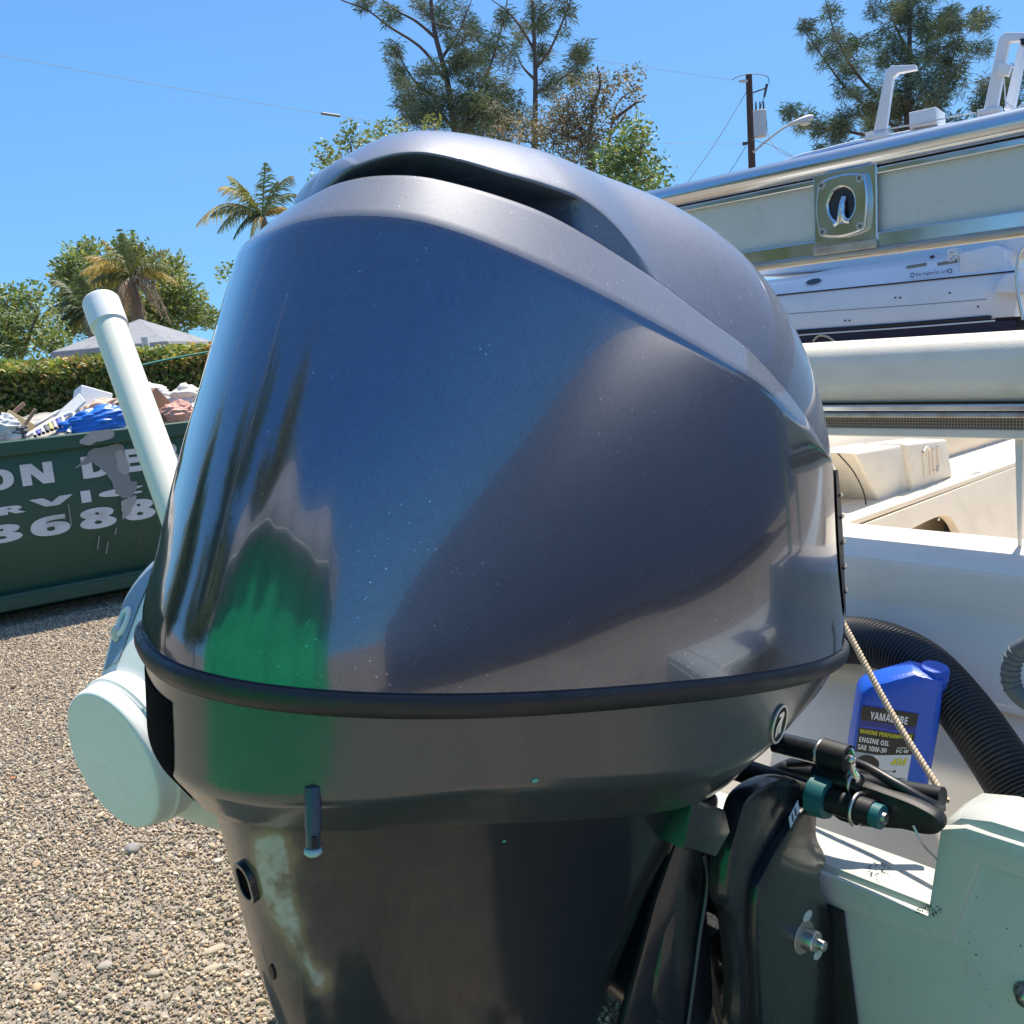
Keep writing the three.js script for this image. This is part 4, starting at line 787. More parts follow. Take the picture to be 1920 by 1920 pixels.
  const wc = [[0.45, 0.45, 0.5], [0.10, 0.12, 0.42], [0.5, 0.5, 0.52], [0.12, 0.13, 0.16], [0.55, 0.52, 0.2]];
  for (let k = 0; k < 8; k++) { const t = k / 8; mesh('webbing', tube([...cp([[62 + 62 * t, 810 - 32 * t, -0.24 - 0.1 * t], [66 + 62 * t, 818 - 24 * t, -0.16 - 0.06 * t]])], 0.014, 4, 5), mat(wc[k % 5], { roughness: 0.8 }), ch); }
}

// ------------------------------------------------------------------ foliage kit
function clump(n, spread, lw, ll, sd, droop = 0) {      // a handful of leaf blades round the origin
  const o = seed; seed = sd; const pos = [];
  for (let i = 0; i < n; i++) {
    const d = V(rr(-1, 1), rr(-0.7, 1), rr(-1, 1)).normalize(), p = d.clone().multiplyScalar(spread * Math.cbrt(rnd()));
    const dir = V(rr(-1, 1), rr(-0.4, 0.9) - droop, rr(-1, 1)).normalize(), side = dir.clone().cross(V(rr(-1, 1), rr(-1, 1), rr(-1, 1))).normalize();
    const l = ll * rr(0.7, 1.25), w = lw * rr(0.7, 1.2), tip = p.clone().addScaledVector(dir, l), m = p.clone().addScaledVector(dir, l * 0.45);
    const a = m.clone().addScaledVector(side, w), b = m.clone().addScaledVector(side, -w);
    pos.push(...p.toArray(), ...a.toArray(), ...tip.toArray(), ...p.toArray(), ...tip.toArray(), ...b.toArray());
  }
  seed = o;
  const g = new THREE.BufferGeometry(); g.setAttribute('position', new THREE.Float32BufferAttribute(pos, 3)); g.computeVertexNormals(); return g;
}
function spray(n, len, w, sd) {                         // feathery needle spray of an ironwood
  const o = seed; seed = sd; const pos = [];
  for (let i = 0; i < n; i++) {
    const p = V(rr(-0.16, 0.16), rr(-0.12, 0.2), rr(-0.16, 0.16)), d = V(rr(-0.7, 0.7), rr(-0.9, 0.75), rr(-0.7, 0.7)).normalize(), s = d.clone().cross(V(rr(-1, 1), rr(-1, 1), rr(-1, 1))).normalize().multiplyScalar(w);
    const l = len * rr(0.6, 1.3), q = p.clone().addScaledVector(d, l * 0.5), t = p.clone().addScaledVector(d, l).add(V(0, -l * 0.22, 0));
    const a = q.clone().add(s), b = q.clone().sub(s);
    pos.push(...p.toArray(), ...a.toArray(), ...t.toArray(), ...p.toArray(), ...t.toArray(), ...b.toArray());
  }
  seed = o;
  const g = new THREE.BufferGeometry(); g.setAttribute('position', new THREE.Float32BufferAttribute(pos, 3)); g.computeVertexNormals(); return g;
}
const leafM = (c = [1, 1, 1]) => phys(c, { roughness: 0.75, transmission: 0.55, thickness: 0 });
const LM = leafM();
function foliage(name, geo, spots, cols, parent, sc = [0.75, 1.3]) {
  const im = new THREE.InstancedMesh(geo, LM, spots.length), o = new THREE.Object3D(), c = new THREE.Color();
  spots.forEach((p, i) => {
    o.position.copy(p); o.rotation.set(rr(-0.6, 0.6), rr(0, 6.283), rr(-0.6, 0.6)); o.scale.setScalar(rr(...sc)); o.updateMatrix(); im.setMatrixAt(i, o.matrix);
    const k = cols[Math.floor(rnd() * cols.length)], f = rr(0.75, 1.25); c.setRGB(k[0] * f, k[1] * f, k[2] * f); im.setColorAt(i, c);
  });
  im.name = name; im.castShadow = im.receiveShadow = true; im.userData.kind = 'stuff'; parent.add(im); return im;
}
const G = {
  leafA: clump(26, 0.26, 0.030, 0.13, 501), leafB: clump(22, 0.24, 0.022, 0.10, 502), leafH: clump(16, 0.11, 0.017, 0.055, 503), leafS: clump(18, 0.24, 0.024, 0.11, 505, 0.2),
  spray: spray(110, 0.22, 0.0030, 504),
};
const bark = mat([1, 1, 1], { map: grimeMap([0.13, 0.095, 0.075], [0.045, 0.035, 0.03], 2, 510, 256, 3, 10), roughness: 0.95 });
function limb(pts, r0, r1, seg = 24) {                  // tapering limb
  const c = curve(pts), fr = c.computeFrenetFrames(seg, false), rows = [];
  for (let i = 0; i <= seg; i++) { const p = c.getPointAt(i / seg), r = r0 + (r1 - r0) * i / seg, row = []; for (let k = 0; k < 8; k++) { const a = k / 8 * 6.283; row.push(p.clone().addScaledVector(fr.normals[i], Math.cos(a) * r).addScaledVector(fr.binormals[i], Math.sin(a) * r)); } rows.push(row); }
  return uvFrom(smooth(strip(rows, true)), q => [q.x + q.z, q.y]);
}
// outlines give directions; every tree stands at its own distance and its clumps fill a depth as large as their width
function tree(name, label, depth, trunk, limbs, blobs, geo, cols, dens, opt = {}) {
  const P = ([x, y], dz = 0) => at(x, y, depth + dz), foot = P(trunk[0]), base = V(foot.x, 0, foot.z);
  const t = thing(name, label, 'tree', base.toArray(), 0, opt.group);
  const loc = p => p.sub(base);
  const tp = [V(0, 0, 0), ...trunk.map(c => loc(P(c)))];
  mesh('trunk', limb(tp, opt.r ?? 0.22, 0.03, 40), bark, t);
  const ends = [];
  limbs.forEach((l, i) => { const dz = rr(-1.2, 1.2); const pts = l.map((c, k) => loc(P(c, dz * k / Math.max(1, l.length - 1)))); mesh('limb', limb(pts, opt.lr ?? 0.07, 0.012), bark, t); ends.push(pts); });
  const spots = [], twigs = [], cen = V(); let nb = 0;
  for (const [x, y, r, dk = 1] of blobs) { cen.add(loc(P([x, y]))); nb++; }
  cen.multiplyScalar(1 / nb);
  for (const [x, y, r, dk = 1] of blobs) {
    const c = loc(P([x, y], rr(-0.8, 0.8) * (opt.dz ?? 1.0))), R0 = r * depth / FPX, n = Math.max(4, Math.round(dens * dk * R0 * R0 * 60));
    for (let i = 0; i < n; i++) {
      const d = V(rr(-1, 1), rr(-1, 1), rr(-1, 1)).normalize().multiplyScalar(R0 * Math.pow(rnd(), 0.42) * rr(0.85, 1.12));
      spots.push(c.clone().add(d));
      if (i % (opt.twig ?? 9) === 0) { const s = c.clone().add(d), hub = c.clone().addScaledVector(d, -0.5).add(V(0, -R0 * 0.7, 0)); twigs.push(limb([hub, mixv(hub, s, 0.5).add(V(rr(-0.05, 0.05), rr(-0.05, 0.05), rr(-0.05, 0.05))), s], 0.014, 0.004, 3)); }
    }
  }
  if (twigs.length) mesh('twigs', mergeGeometries(twigs), bark, t).userData.kind = 'stuff';
  foliage('crown', geo, spots, cols, t, opt.sc);
  return t;
}
const IRON = [[0.19, 0.25, 0.11], [0.25, 0.29, 0.13], [0.15, 0.21, 0.11], [0.29, 0.29, 0.14], [0.13, 0.18, 0.10]];
tree('ironwood_tree', 'tall feathery ironwood with long bare branch reaching out over the cowl', 27, [[862, 330], [852, 240], [840, 160], [828, 110], [815, 60], [805, -40], [800, -120]],
  [[[835, 150], [790, 90], [730, 50], [690, 20], [640, 0], [590, -25]], [[818, 72], [780, 40], [740, 18], [705, -10]], [[856, 250], [815, 205], [775, 210], [740, 230]], [[862, 255], [905, 160], [930, 90], [948, 20], [955, -40]], [[828, 110], [860, 60], [884, 0]], [[845, 190], [790, 165], [757, 120], [740, 78]], [[855, 260], [890, 220], [935, 195]]],
  [[770, 150, 34], [760, 190, 36], [800, 195, 44], [840, 205, 44], [900, 205, 58], [880, 140, 42], [930, 205, 48], [852, 60, 34, 0.7], [885, 35, 36, 0.8], [872, 100, 42], [940, 165, 34], [742, 100, 10], [748, 128, 12], [800, 20, 22, 0.5], [690, 8, 18, 0.4], [730, 28, 16, 0.4], [900, 240, 60], [965, 225, 36], [920, 110, 30], [805, 150, 24, 0.6], [830, 20, 26, 0.6], [780, 225, 34]],
  G.spray, IRON, 0.52, { r: 0.20, lr: 0.052, group: 'feathery ironwood trees behind the yard' });
tree('ironwood_tree', 'slender open ironwood with a straight trunk beside the fuller one', 25, [[1003, 330], [1003, 240], [1004, 150], [1002, 80], [998, 0], [995, -70]],
  [[[1004, 130], [1030, 95], [1055, 40], [1070, 0], [1080, -30]], [[1000, 90], [975, 50], [950, 20], [922, 0]], [[1006, 175], [1040, 155], [1075, 130], [1098, 104]], [[1001, 60], [1015, 30], [1045, 10]], [[1003, 150], [980, 125], [965, 95]]],
  [[1000, 25, 26, 0.6], [1035, 55, 30, 0.6], [978, 62, 26, 0.6], [1060, 18, 28, 0.6], [1040, 140, 30, 0.7], [1082, 118, 18, 0.8], [1022, 165, 26, 0.8], [1072, 150, 24, 0.7], [962, 108, 24, 0.7], [945, 40, 20, 0.5], [1010, 95, 26, 0.6], [1090, 100, 10]],
  G.spray, IRON, 0.5, { r: 0.15, lr: 0.040, group: 'feathery ironwood trees behind the yard' });
tree('ironwood_tree', 'broad dense ironwood rising behind the stainless beam', 34, [[1703, 320], [1702, 200], [1705, 100], [1706, 0], [1706, -90]],
  [[[1700, 255], [1640, 210], [1590, 170], [1545, 110], [1500, 45]], [[1690, 225], [1600, 130], [1565, 60], [1545, -10]], [[1703, 100], [1670, 30]], [[1705, 230], [1770, 150], [1800, 60]], [[1705, 262], [1760, 200], [1810, 130]], [[1660, 262], [1580, 245], [1530, 240], [1480, 215]]],
  [[1512, 55, 14], [1535, 85, 20], [1560, 115, 28], [1595, 150, 36], [1630, 190, 42], [1555, 25, 18], [1580, 65, 26], [1606, 105, 32], [1680, 40, 34], [1720, 30, 44], [1770, 40, 42], [1805, 60, 36], [1762, 100, 46], [1700, 110, 40], [1660, 100, 34], [1740, 160, 46], [1790, 140, 38], [1680, 180, 46], [1640, 235, 42], [1590, 225, 36], [1550, 240, 34], [1508, 232, 20], [1560, 275, 30], [1700, 220, 46], [1760, 210, 38], [1835, 100, 18], [1720, -20, 50], [1650, 20, 22], [1480, 215, 10], [1840, 40, 16], [1700, 265, 40]],
  G.spray, IRON, 0.36, { r: 0.28, lr: 0.075, sc: [0.9, 1.5], dz: 1.6, group: 'feathery ironwood trees behind the yard' });
tree('ironwood_tree', 'far ironwood showing between the white hardtop arms', 27, [[1880, 320], [1878, 240], [1875, 170]], [[[1878, 230], [1850, 190]], [[1876, 220], [1905, 165]]], [[1858, 165, 24], [1890, 180, 28], [1842, 200, 20], [1912, 150, 20], [1870, 215, 30], [1905, 220, 26]], G.spray, IRON, 0.7, { r: 0.2, group: 'feathery ironwood trees behind the yard' });
tree('sparse_tree', 'thin twiggy tree with dull small leaves beyond the cowl top', 20, [[1108, 360], [1106, 260], [1112, 190]],
  [[[1140, 340], [1146, 240], [1160, 190], [1205, 160]], [[1108, 280], [1080, 220], [1062, 180]], [[1112, 200], [1125, 160], [1120, 128]], [[1106, 270], [1050, 250], [1010, 235]], [[1150, 225], [1190, 195], [1204, 190]], [[1146, 250], [1168, 222], [1176, 205]]],
  [[1100, 180, 40], [1060, 210, 40], [1132, 170, 34], [1182, 150, 22, 0.6], [1090, 240, 54], [1040, 245, 46], [1150, 215, 30, 0.7], [1000, 250, 40], [1110, 285, 52], [1118, 140, 14], [1196, 170, 14, 0.7], [1190, 192, 8], [1070, 285, 46], [950, 250, 30], [1160, 150, 14]],
  G.leafS, [[0.20, 0.19, 0.09], [0.15, 0.16, 0.075], [0.26, 0.22, 0.11], [0.12, 0.135, 0.07], [0.34, 0.22, 0.08]], 3.0, { r: 0.12, lr: 0.04, sc: [0.55, 1.0], twig: 9 });
const GREEN = [[0.14, 0.23, 0.04], [0.19, 0.29, 0.055], [0.10, 0.17, 0.035], [0.29, 0.33, 0.06]];
const OLIVE = [[0.26, 0.30, 0.06], [0.20, 0.25, 0.055], [0.36, 0.35, 0.07], [0.14, 0.19, 0.045]];
tree('leafy_tree', 'bright green leafy tree at the foot of the twiggy one', 17, [[1190, 400], [1190, 320]], [[[1190, 340], [1205, 270]], [[1190, 345], [1225, 330]]], [[1180, 285, 36], [1200, 252, 24], [1212, 310, 34], [1234, 348, 18], [1160, 305, 36], [1172, 252, 16], [1150, 330, 40], [1190, 360, 40], [1225, 375, 24], [1140, 300, 30]], G.leafB, GREEN, 3.0, { r: 0.1, lr: 0.03, group: 'leafy trees behind the yard' });
tree('leafy_tree', 'olive leafy tree peeking over the stern end of the cowl', 18, [[700, 420], [690, 330]], [[[690, 340], [650, 280]], [[690, 335], [735, 262]], [[690, 345], [612, 320]]], [[655, 268, 22], [722, 248, 16], [612, 318, 20], [640, 300, 22], [690, 262, 14], [812, 236, 14], [752, 242, 8], [660, 246, 9], [598, 350, 14], [700, 300, 40], [606, 296, 8], [770, 270, 30]], G.leafB, OLIVE, 2.0, { r: 0.1, lr: 0.03, group: 'leafy trees behind the yard' });
tree('leafy_tree', 'dark green round tree standing behind the hedge end', 16, [[40, 760], [40, 660]], [[[40, 680], [20, 600]], [[40, 670], [70, 590]]], [[28, 585, 34], [58, 565, 22], [18, 640, 46], [72, 620, 38], [98, 645, 34], [-20, 620, 46], [70, 555, 14], [8, 560, 20]], G.leafB, [[0.20, 0.27, 0.045], [0.26, 0.33, 0.06], [0.14, 0.20, 0.04], [0.36, 0.38, 0.07]], 4.2, { r: 0.14, lr: 0.04, group: 'leafy trees behind the yard' });
tree('leafy_tree', 'broad green tree behind the coconut palm and shelter roof', 32, [[270, 720], [270, 620]], [[[270, 640], [200, 540]], [[270, 640], [330, 560]]], [[140, 495, 30], [166, 472, 16], [120, 522, 24], [250, 480, 34], [308, 520, 36], [342, 560, 38], [372, 592, 28], [328, 500, 16], [290, 600, 56], [200, 600, 56], [150, 580, 46], [395, 600, 14], [430, 515, 6], [225, 530, 40], [180, 510, 30]], G.leafA, [[0.22, 0.29, 0.055], [0.29, 0.35, 0.07], [0.38, 0.39, 0.09], [0.15, 0.21, 0.045]], 2.2, { r: 0.25, lr: 0.08, sc: [1.0, 1.7], group: 'leafy trees behind the yard' });

// ------------------------------------------------------------------ coconut palms
function palm(label, depth, c, foot, tips, cols, opt = {}) {
  const cw = at(...c, depth), base = V(cw.x + (foot ?? 0), 0, cw.z);
  const t = thing('coconut_palm', label, 'palm', base.toArray(), 0, 'coconut palms beyond the hedge');
  const top = cw.clone().sub(base);
  mesh('trunk', limb([V(0, 0, 0), top.clone().multiplyScalar(0.5).add(V(0.12, 0, 0)), top], 0.17, 0.11, 30), mat([0.20, 0.165, 0.13], { roughness: 0.95 }), t);
  tips.forEach(([x, y, lift = 0.35, kind = 0]) => {
    const tip = at(x, y, depth + rr(-0.9, 0.9)).sub(base), span = tip.distanceTo(top);
    const mid = mixv(top, tip, 0.5).add(V(0, span * lift, 0)), cv = new THREE.QuadraticBezierCurve3(top, mid, tip), pos = [];
    const n = 38;
    for (let i = 2; i <= n; i++) {
      const u = i / n, p = cv.getPoint(u), tan = cv.getTangent(u), sd = tan.clone().cross(V(0, 1, 0)).normalize();
      for (const s of [-1, 1]) {
        const l = span * 0.30 * Math.sin(Math.PI * clamp(0.12 + 0.86 * u, 0, 1)) * rr(0.8, 1.15) + 0.05;
        const d = sd.clone().multiplyScalar(s * rr(0.5, 0.8)).addScaledVector(tan, rr(0.5, 0.8)).add(V(rr(-0.1, 0.1), rr(-0.75, -0.2), rr(-0.1, 0.1))).normalize();
        const w = tan.clone().multiplyScalar(0.022), q = p.clone().addScaledVector(d, l * 0.5), e = p.clone().addScaledVector(d, l).add(V(0, -l * 0.22, 0));
        pos.push(...p.clone().sub(w).toArray(), ...p.clone().add(w).toArray(), ...q.clone().add(w).toArray(), ...p.clone().sub(w).toArray(), ...q.clone().add(w).toArray(), ...q.clone().sub(w).toArray(), ...q.clone().sub(w).toArray(), ...q.clone().add(w).toArray(), ...e.toArray());
      }
    }
    const g = new THREE.BufferGeometry(); g.setAttribute('position', new THREE.Float32BufferAttribute(pos, 3)); g.computeVertexNormals();
    const fr = mesh('frond', g, cols[kind], t);
    mesh('rachis', new THREE.TubeGeometry(cv, 14, 0.018, 5), cols[kind], fr);
  });
  return t;
}
const FR = [leafM([0.26, 0.27, 0.06]), leafM([0.52, 0.40, 0.10]), leafM([0.13, 0.17, 0.05]), leafM([0.40, 0.27, 0.15])];
palm('yellow green coconut palm above the grey shelter roof', 28, [245, 522], 0.2, [[192, 450, .3, 0], [160, 482, .35, 1], [150, 512, .4, 1], [228, 438, .1, 0], [285, 478, .3, 0], [312, 470, .3, 0], [335, 532, .45, 1], [302, 592, .5, 3], [252, 612, .3, 3], [152, 545, .45, 1], [182, 566, .5, 0], [214, 592, .4, 3], [318, 604, .6, 3], [276, 598, .4, 3], [205, 465, .25, 0], [265, 455, .2, 0], [325, 505, .4, 0], [170, 530, .4, 2], [230, 600, .3, 3]], FR);
palm('yellowing coconut palm with drooping fronds beside the cowl', 30, [492, 408], 0.3, [[412, 352, .35, 1], [368, 424, .45, 1], [430, 330, .25, 0], [497, 306, .05, 0], [548, 330, .3, 2], [562, 368, .4, 2], [548, 398, .5, 1], [438, 448, .5, 2], [408, 436, .45, 2], [470, 450, .5, 1], [530, 402, .6, 1], [450, 345, .2, 0], [520, 340, .2, 2], [395, 405, .45, 2], [500, 450, .5, 2]], FR);
palm('dark coconut palm beside the dark round tree', 21, [165, 590], 0, [[95, 525, .45, 2], [100, 580, .5, 2], [95, 630, .5, 2], [108, 655, .4, 2], [150, 520, .2, 2], [190, 560, .4, 2], [130, 640, .4, 0], [180, 640, .5, 2], [120, 545, .4, 0], [75, 600, .6, 2]], FR);

// ------------------------------------------------------------------ hedge
{
  const h = thing('hedge', 'clipped hedge with orange tipped leaves behind the dumpster', 'hedge', [0, 0, 0]);
  const a = at(-260, 712, 10), b = V(-0.6, 0, -11.2), A = V(a.x, 0, a.z + 0.3), d = b.clone().sub(A), L = d.length(); d.normalize(); const n = V(-d.z, 0, d.x); if (n.z < 0) n.negate();
for (let i = 0; i < 40; i++) { const p = A.clone().addScaledVector(d, L * (i + rr(0.2, 0.8)) / 40).addScaledVector(n, -0.5); mesh('stem', limb([p, p.clone().add(V(rr(-0.1, 0.1), 0.8, rr(-0.1, 0.1))), p.clone().add(V(rr(-0.2, 0.2), 1.6, rr(-0.2, 0.2)))], 0.03, 0.01, 6), bark, h); }
  const spots = [], N = 19000, wav = fbm(6, 530, 4);
  for (let i = 0; i < N; i++) {
    const s = rnd() * L, top = 1.76 + 0.12 * (wav(s / 6, 0.3) - 0.5) * 2;
    const onTop = rnd() < 0.3, y = onTop ? top + rr(-0.06, 0.06) : Math.pow(rnd(), 0.8) * top, inner = rnd() < 0.45, off = onTop ? rr(-1.0, 0.05) : (inner ? rr(-0.95, -0.1) : rr(-0.12, 0.05)) + 0.16 * (wav(s / 3, y / 3 + 0.5) - 0.5);
    spots.push(A.clone().addScaledVector(d, s).addScaledVector(n, off).setY(Math.max(0.03, y)));
  }
  foliage('leaves', G.leafH, spots, [[0.38, 0.42, 0.07], [0.28, 0.35, 0.06], [0.48, 0.45, 0.08], [0.20, 0.26, 0.05], [0.22, 0.32, 0.055], [0.62, 0.38, 0.12]], h, [0.8, 1.5]);
  const q = c => at(c[0], c[1], c[2]);
  single('garden_hose', 'thin teal hose lying along the hedge face', 'hose', tube([[255, 688, 9.6], [300, 677, 9.75], [345, 668, 9.9], [392, 660, 10.05], [440, 652, 10.2]].map(q), 0.011, 30, 6), mat([0.02, 0.20, 0.15]));
}
// ------------------------------------------------------------------ shelter roof behind the hedge
{
  const D = 15, s = thing('shelter', 'low grey hipped shelter roof showing above the hedge', 'shelter');
  const pk = at(262, 598, D + 1.2), e0 = at(98, 668, D - 0.9), e1 = at(300, 648, D - 1.6), e2 = at(402, 634, D + 1.0), yE = (e0.y + e2.y) / 2;
  const E0 = V(e0.x, yE, e0.z), E1 = V(e1.x + 0.1, yE, e1.z), E2 = V(e2.x, yE, e2.z), E3 = V(e0.x + e2.x - e1.x, yE, e0.z + e2.z - e1.z);
  const shing = mat([1, 1, 1], { map: grimeMap([0.26, 0.27, 0.29], [0.13, 0.13, 0.14], 1.4, 540, 512, 1, 14), roughness: 0.9 });
  const face = (a, b, c) => { const g = new THREE.BufferGeometry(); g.setAttribute('position', new THREE.Float32BufferAttribute([...a.toArray(), ...b.toArray(), ...c.toArray()], 3)); g.computeVertexNormals(); return boxUV(g); };
  for (const [a, b] of [[E0, E1], [E1, E2], [E2, E3], [E3, E0]]) {
    mesh('roof', face(a, b, pk), shing, s);
    const m = mixv(a, b, 0.5), L = a.distanceTo(b), f = mesh('fascia', rbox(L, 0.16, 0.03, 0.005), mat([0.36, 0.35, 0.36]), s); f.position.copy(m).add(V(0, -0.085, 0)); f.rotation.y = Math.atan2(-(b.z - a.z), b.x - a.x);
  }
  for (const p of [E0, E1, E2, E3]) { const q = mixv(p, V(pk.x, yE, pk.z), 0.12); mesh('post', rod(V(q.x, 0, q.z), V(q.x, yE - 0.05, q.z), 0.07), MT.white, s); }
  const vp = at(275, 660, D - 1.9); mesh('vent_pipe', rod(V(vp.x, 0, vp.z), V(vp.x, vp.y + 0.20, vp.z), 0.05), MT.pvc, s);
}
// ------------------------------------------------------------------ utility pole with transformer and street lamp
{
  const D = 30, top = at(1404, 140, D), base = V(top.x, 0, top.z);
  const u = thing('utility_pole', 'brown wooden utility pole with grey transformer and street lamp arm', 'utility pole', base.toArray());
  const L = (x, y, dz = 0) => at(x, y, D + dz).sub(base);
  mesh('pole', rod(V(0, 0, 0), V(0, top.y, 0), 0.15, 0.10, 16), mat([1, 1, 1], { map: grimeMap([0.085, 0.05, 0.04], [0.04, 0.025, 0.02], 1.5, 550, 256, 2), roughness: 0.9 }), u);
  const gs = mat([0.5, 0.52, 0.53], { roughness: 0.45 }), dk = mat([0.05, 0.05, 0.055]);
  const can = L(1425, 232, -0.2), tr = mesh('transformer', lathe([[0.001, -0.40], [0.19, -0.40], [0.2, -0.36], [0.2, 0.34], [0.21, 0.36], [0.21, 0.39], [0.001, 0.43]], 24).translate(can.x, can.y, can.z), gs, u);
  for (const dx of [-0.11, 0.02, 0.13]) mesh('bushing', rod(V(can.x + dx, can.y + 0.40, can.z), V(can.x + dx, can.y + 0.66, can.z), 0.035, 0.02, 8), dk, tr);
  mesh('crossarm', rod(L(1386, 152), L(1408, 152), 0.05, 0.05, 8), gs, u);
  mesh('cutout_fuse', rod(L(1438, 158, -0.2), L(1433, 182, -0.2), 0.045, 0.035, 8), dk, u);
  mesh('fuse_bracket', rod(L(1408, 175), L(1434, 166, -0.2), 0.022), dk, u);
  mesh('jumper_wire', tube([L(1372, 150), L(1385, 143), L(1405, 139), L(1428, 140), L(1440, 145), L(1442, 156)], 0.013, 30, 5), dk, u);
  mesh('jumper_wire', tube([L(1433, 182, -0.2), L(1428, 195, -0.2), L(1424, 210, -0.2)], 0.012, 14, 5), dk, u);
  mesh('insulator', rod(L(1393, 270), L(1402, 268), 0.06, 0.04, 8), dk, u);
  const ar = mesh('lamp_arm', tube([L(1412, 286, -0.1), L(1440, 262, -0.3), L(1468, 241, -0.5), L(1488, 231, -0.6)], 0.035, 20, 8), gs, u);
  const lh = mesh('lamp_head', (() => { const g = lathe([[0.001, -0.42], [0.06, -0.40], [0.09, -0.2], [0.13, 0], [0.15, 0.2], [0.10, 0.36], [0.001, 0.40]], 18); g.rotateZ(-Math.PI / 2); g.scale(1, 0.75, 1); g.rotateZ(0.2); const p = L(1503, 226, -0.7); return g.translate(p.x, p.y, p.z); })(), gs, u);
  { const p = L(1503, 232, -0.7); mesh('lens', new THREE.SphereGeometry(0.13, 14, 8).scale(1.2, 0.55, 1).translate(p.x + 0.1, p.y, p.z), mat([0.62, 0.6, 0.5], { roughness: 0.3 }), lh); }
  mesh('photocell', rod(L(1502, 219, -0.7), L(1502, 215, -0.7), 0.03), dk, lh);
  const wire = (label, pts, r = 0.014, m = dk) => single('power_line', label, 'power line', tube(pts.map(p => at(...p)), r, 60, 5), m);
  const bright = mat([0.20, 0.20, 0.20], { metalness: 0.4, roughness: 0.5 });
  wire('long overhead wire crossing the sky behind the cowl top', [[-60, 95, 19], [0, 104, 19.5], [300, 160, 22], [605, 213, 24], [800, 240, 26], [1000, 258, 27.5], [1200, 268, 29], [1398, 270, 30]], 0.005, bright);
  wire('upper overhead wire running through the ironwoods to the pole top', [[620, -30, 20], [780, 30, 22], [870, 57, 23.5], [1000, 92, 25], [1100, 110, 27], [1372, 150, 30]], 0.005, bright);
  single('splice', 'bright splice sleeve on the long overhead wire', 'wire fitting', tube([at(603, 212.5, 24), at(637, 217.5, 24.3)], 0.035, 4, 7), bright);
  wire('thin wire slanting down left of the pole from its top', [[1400, 172, 30], [1340, 270, 29], [1276, 360, 28]], 0.009);
  wire('thin wire slanting down left of the pole from the insulator', [[1400, 272, 30], [1380, 305, 29.5], [1352, 345, 29]], 0.009);
  wire('drooping service wire right of the pole under the lamp', [[1410, 262, 30], [1445, 272, 28], [1500, 300, 24], [1560, 330, 21]], 0.009);
  wire('loose wire hanging from the transformer', [[1436, 210, 29.8], [1440, 250, 29.5], [1455, 278, 28.5], [1490, 298, 26]], 0.009);
}
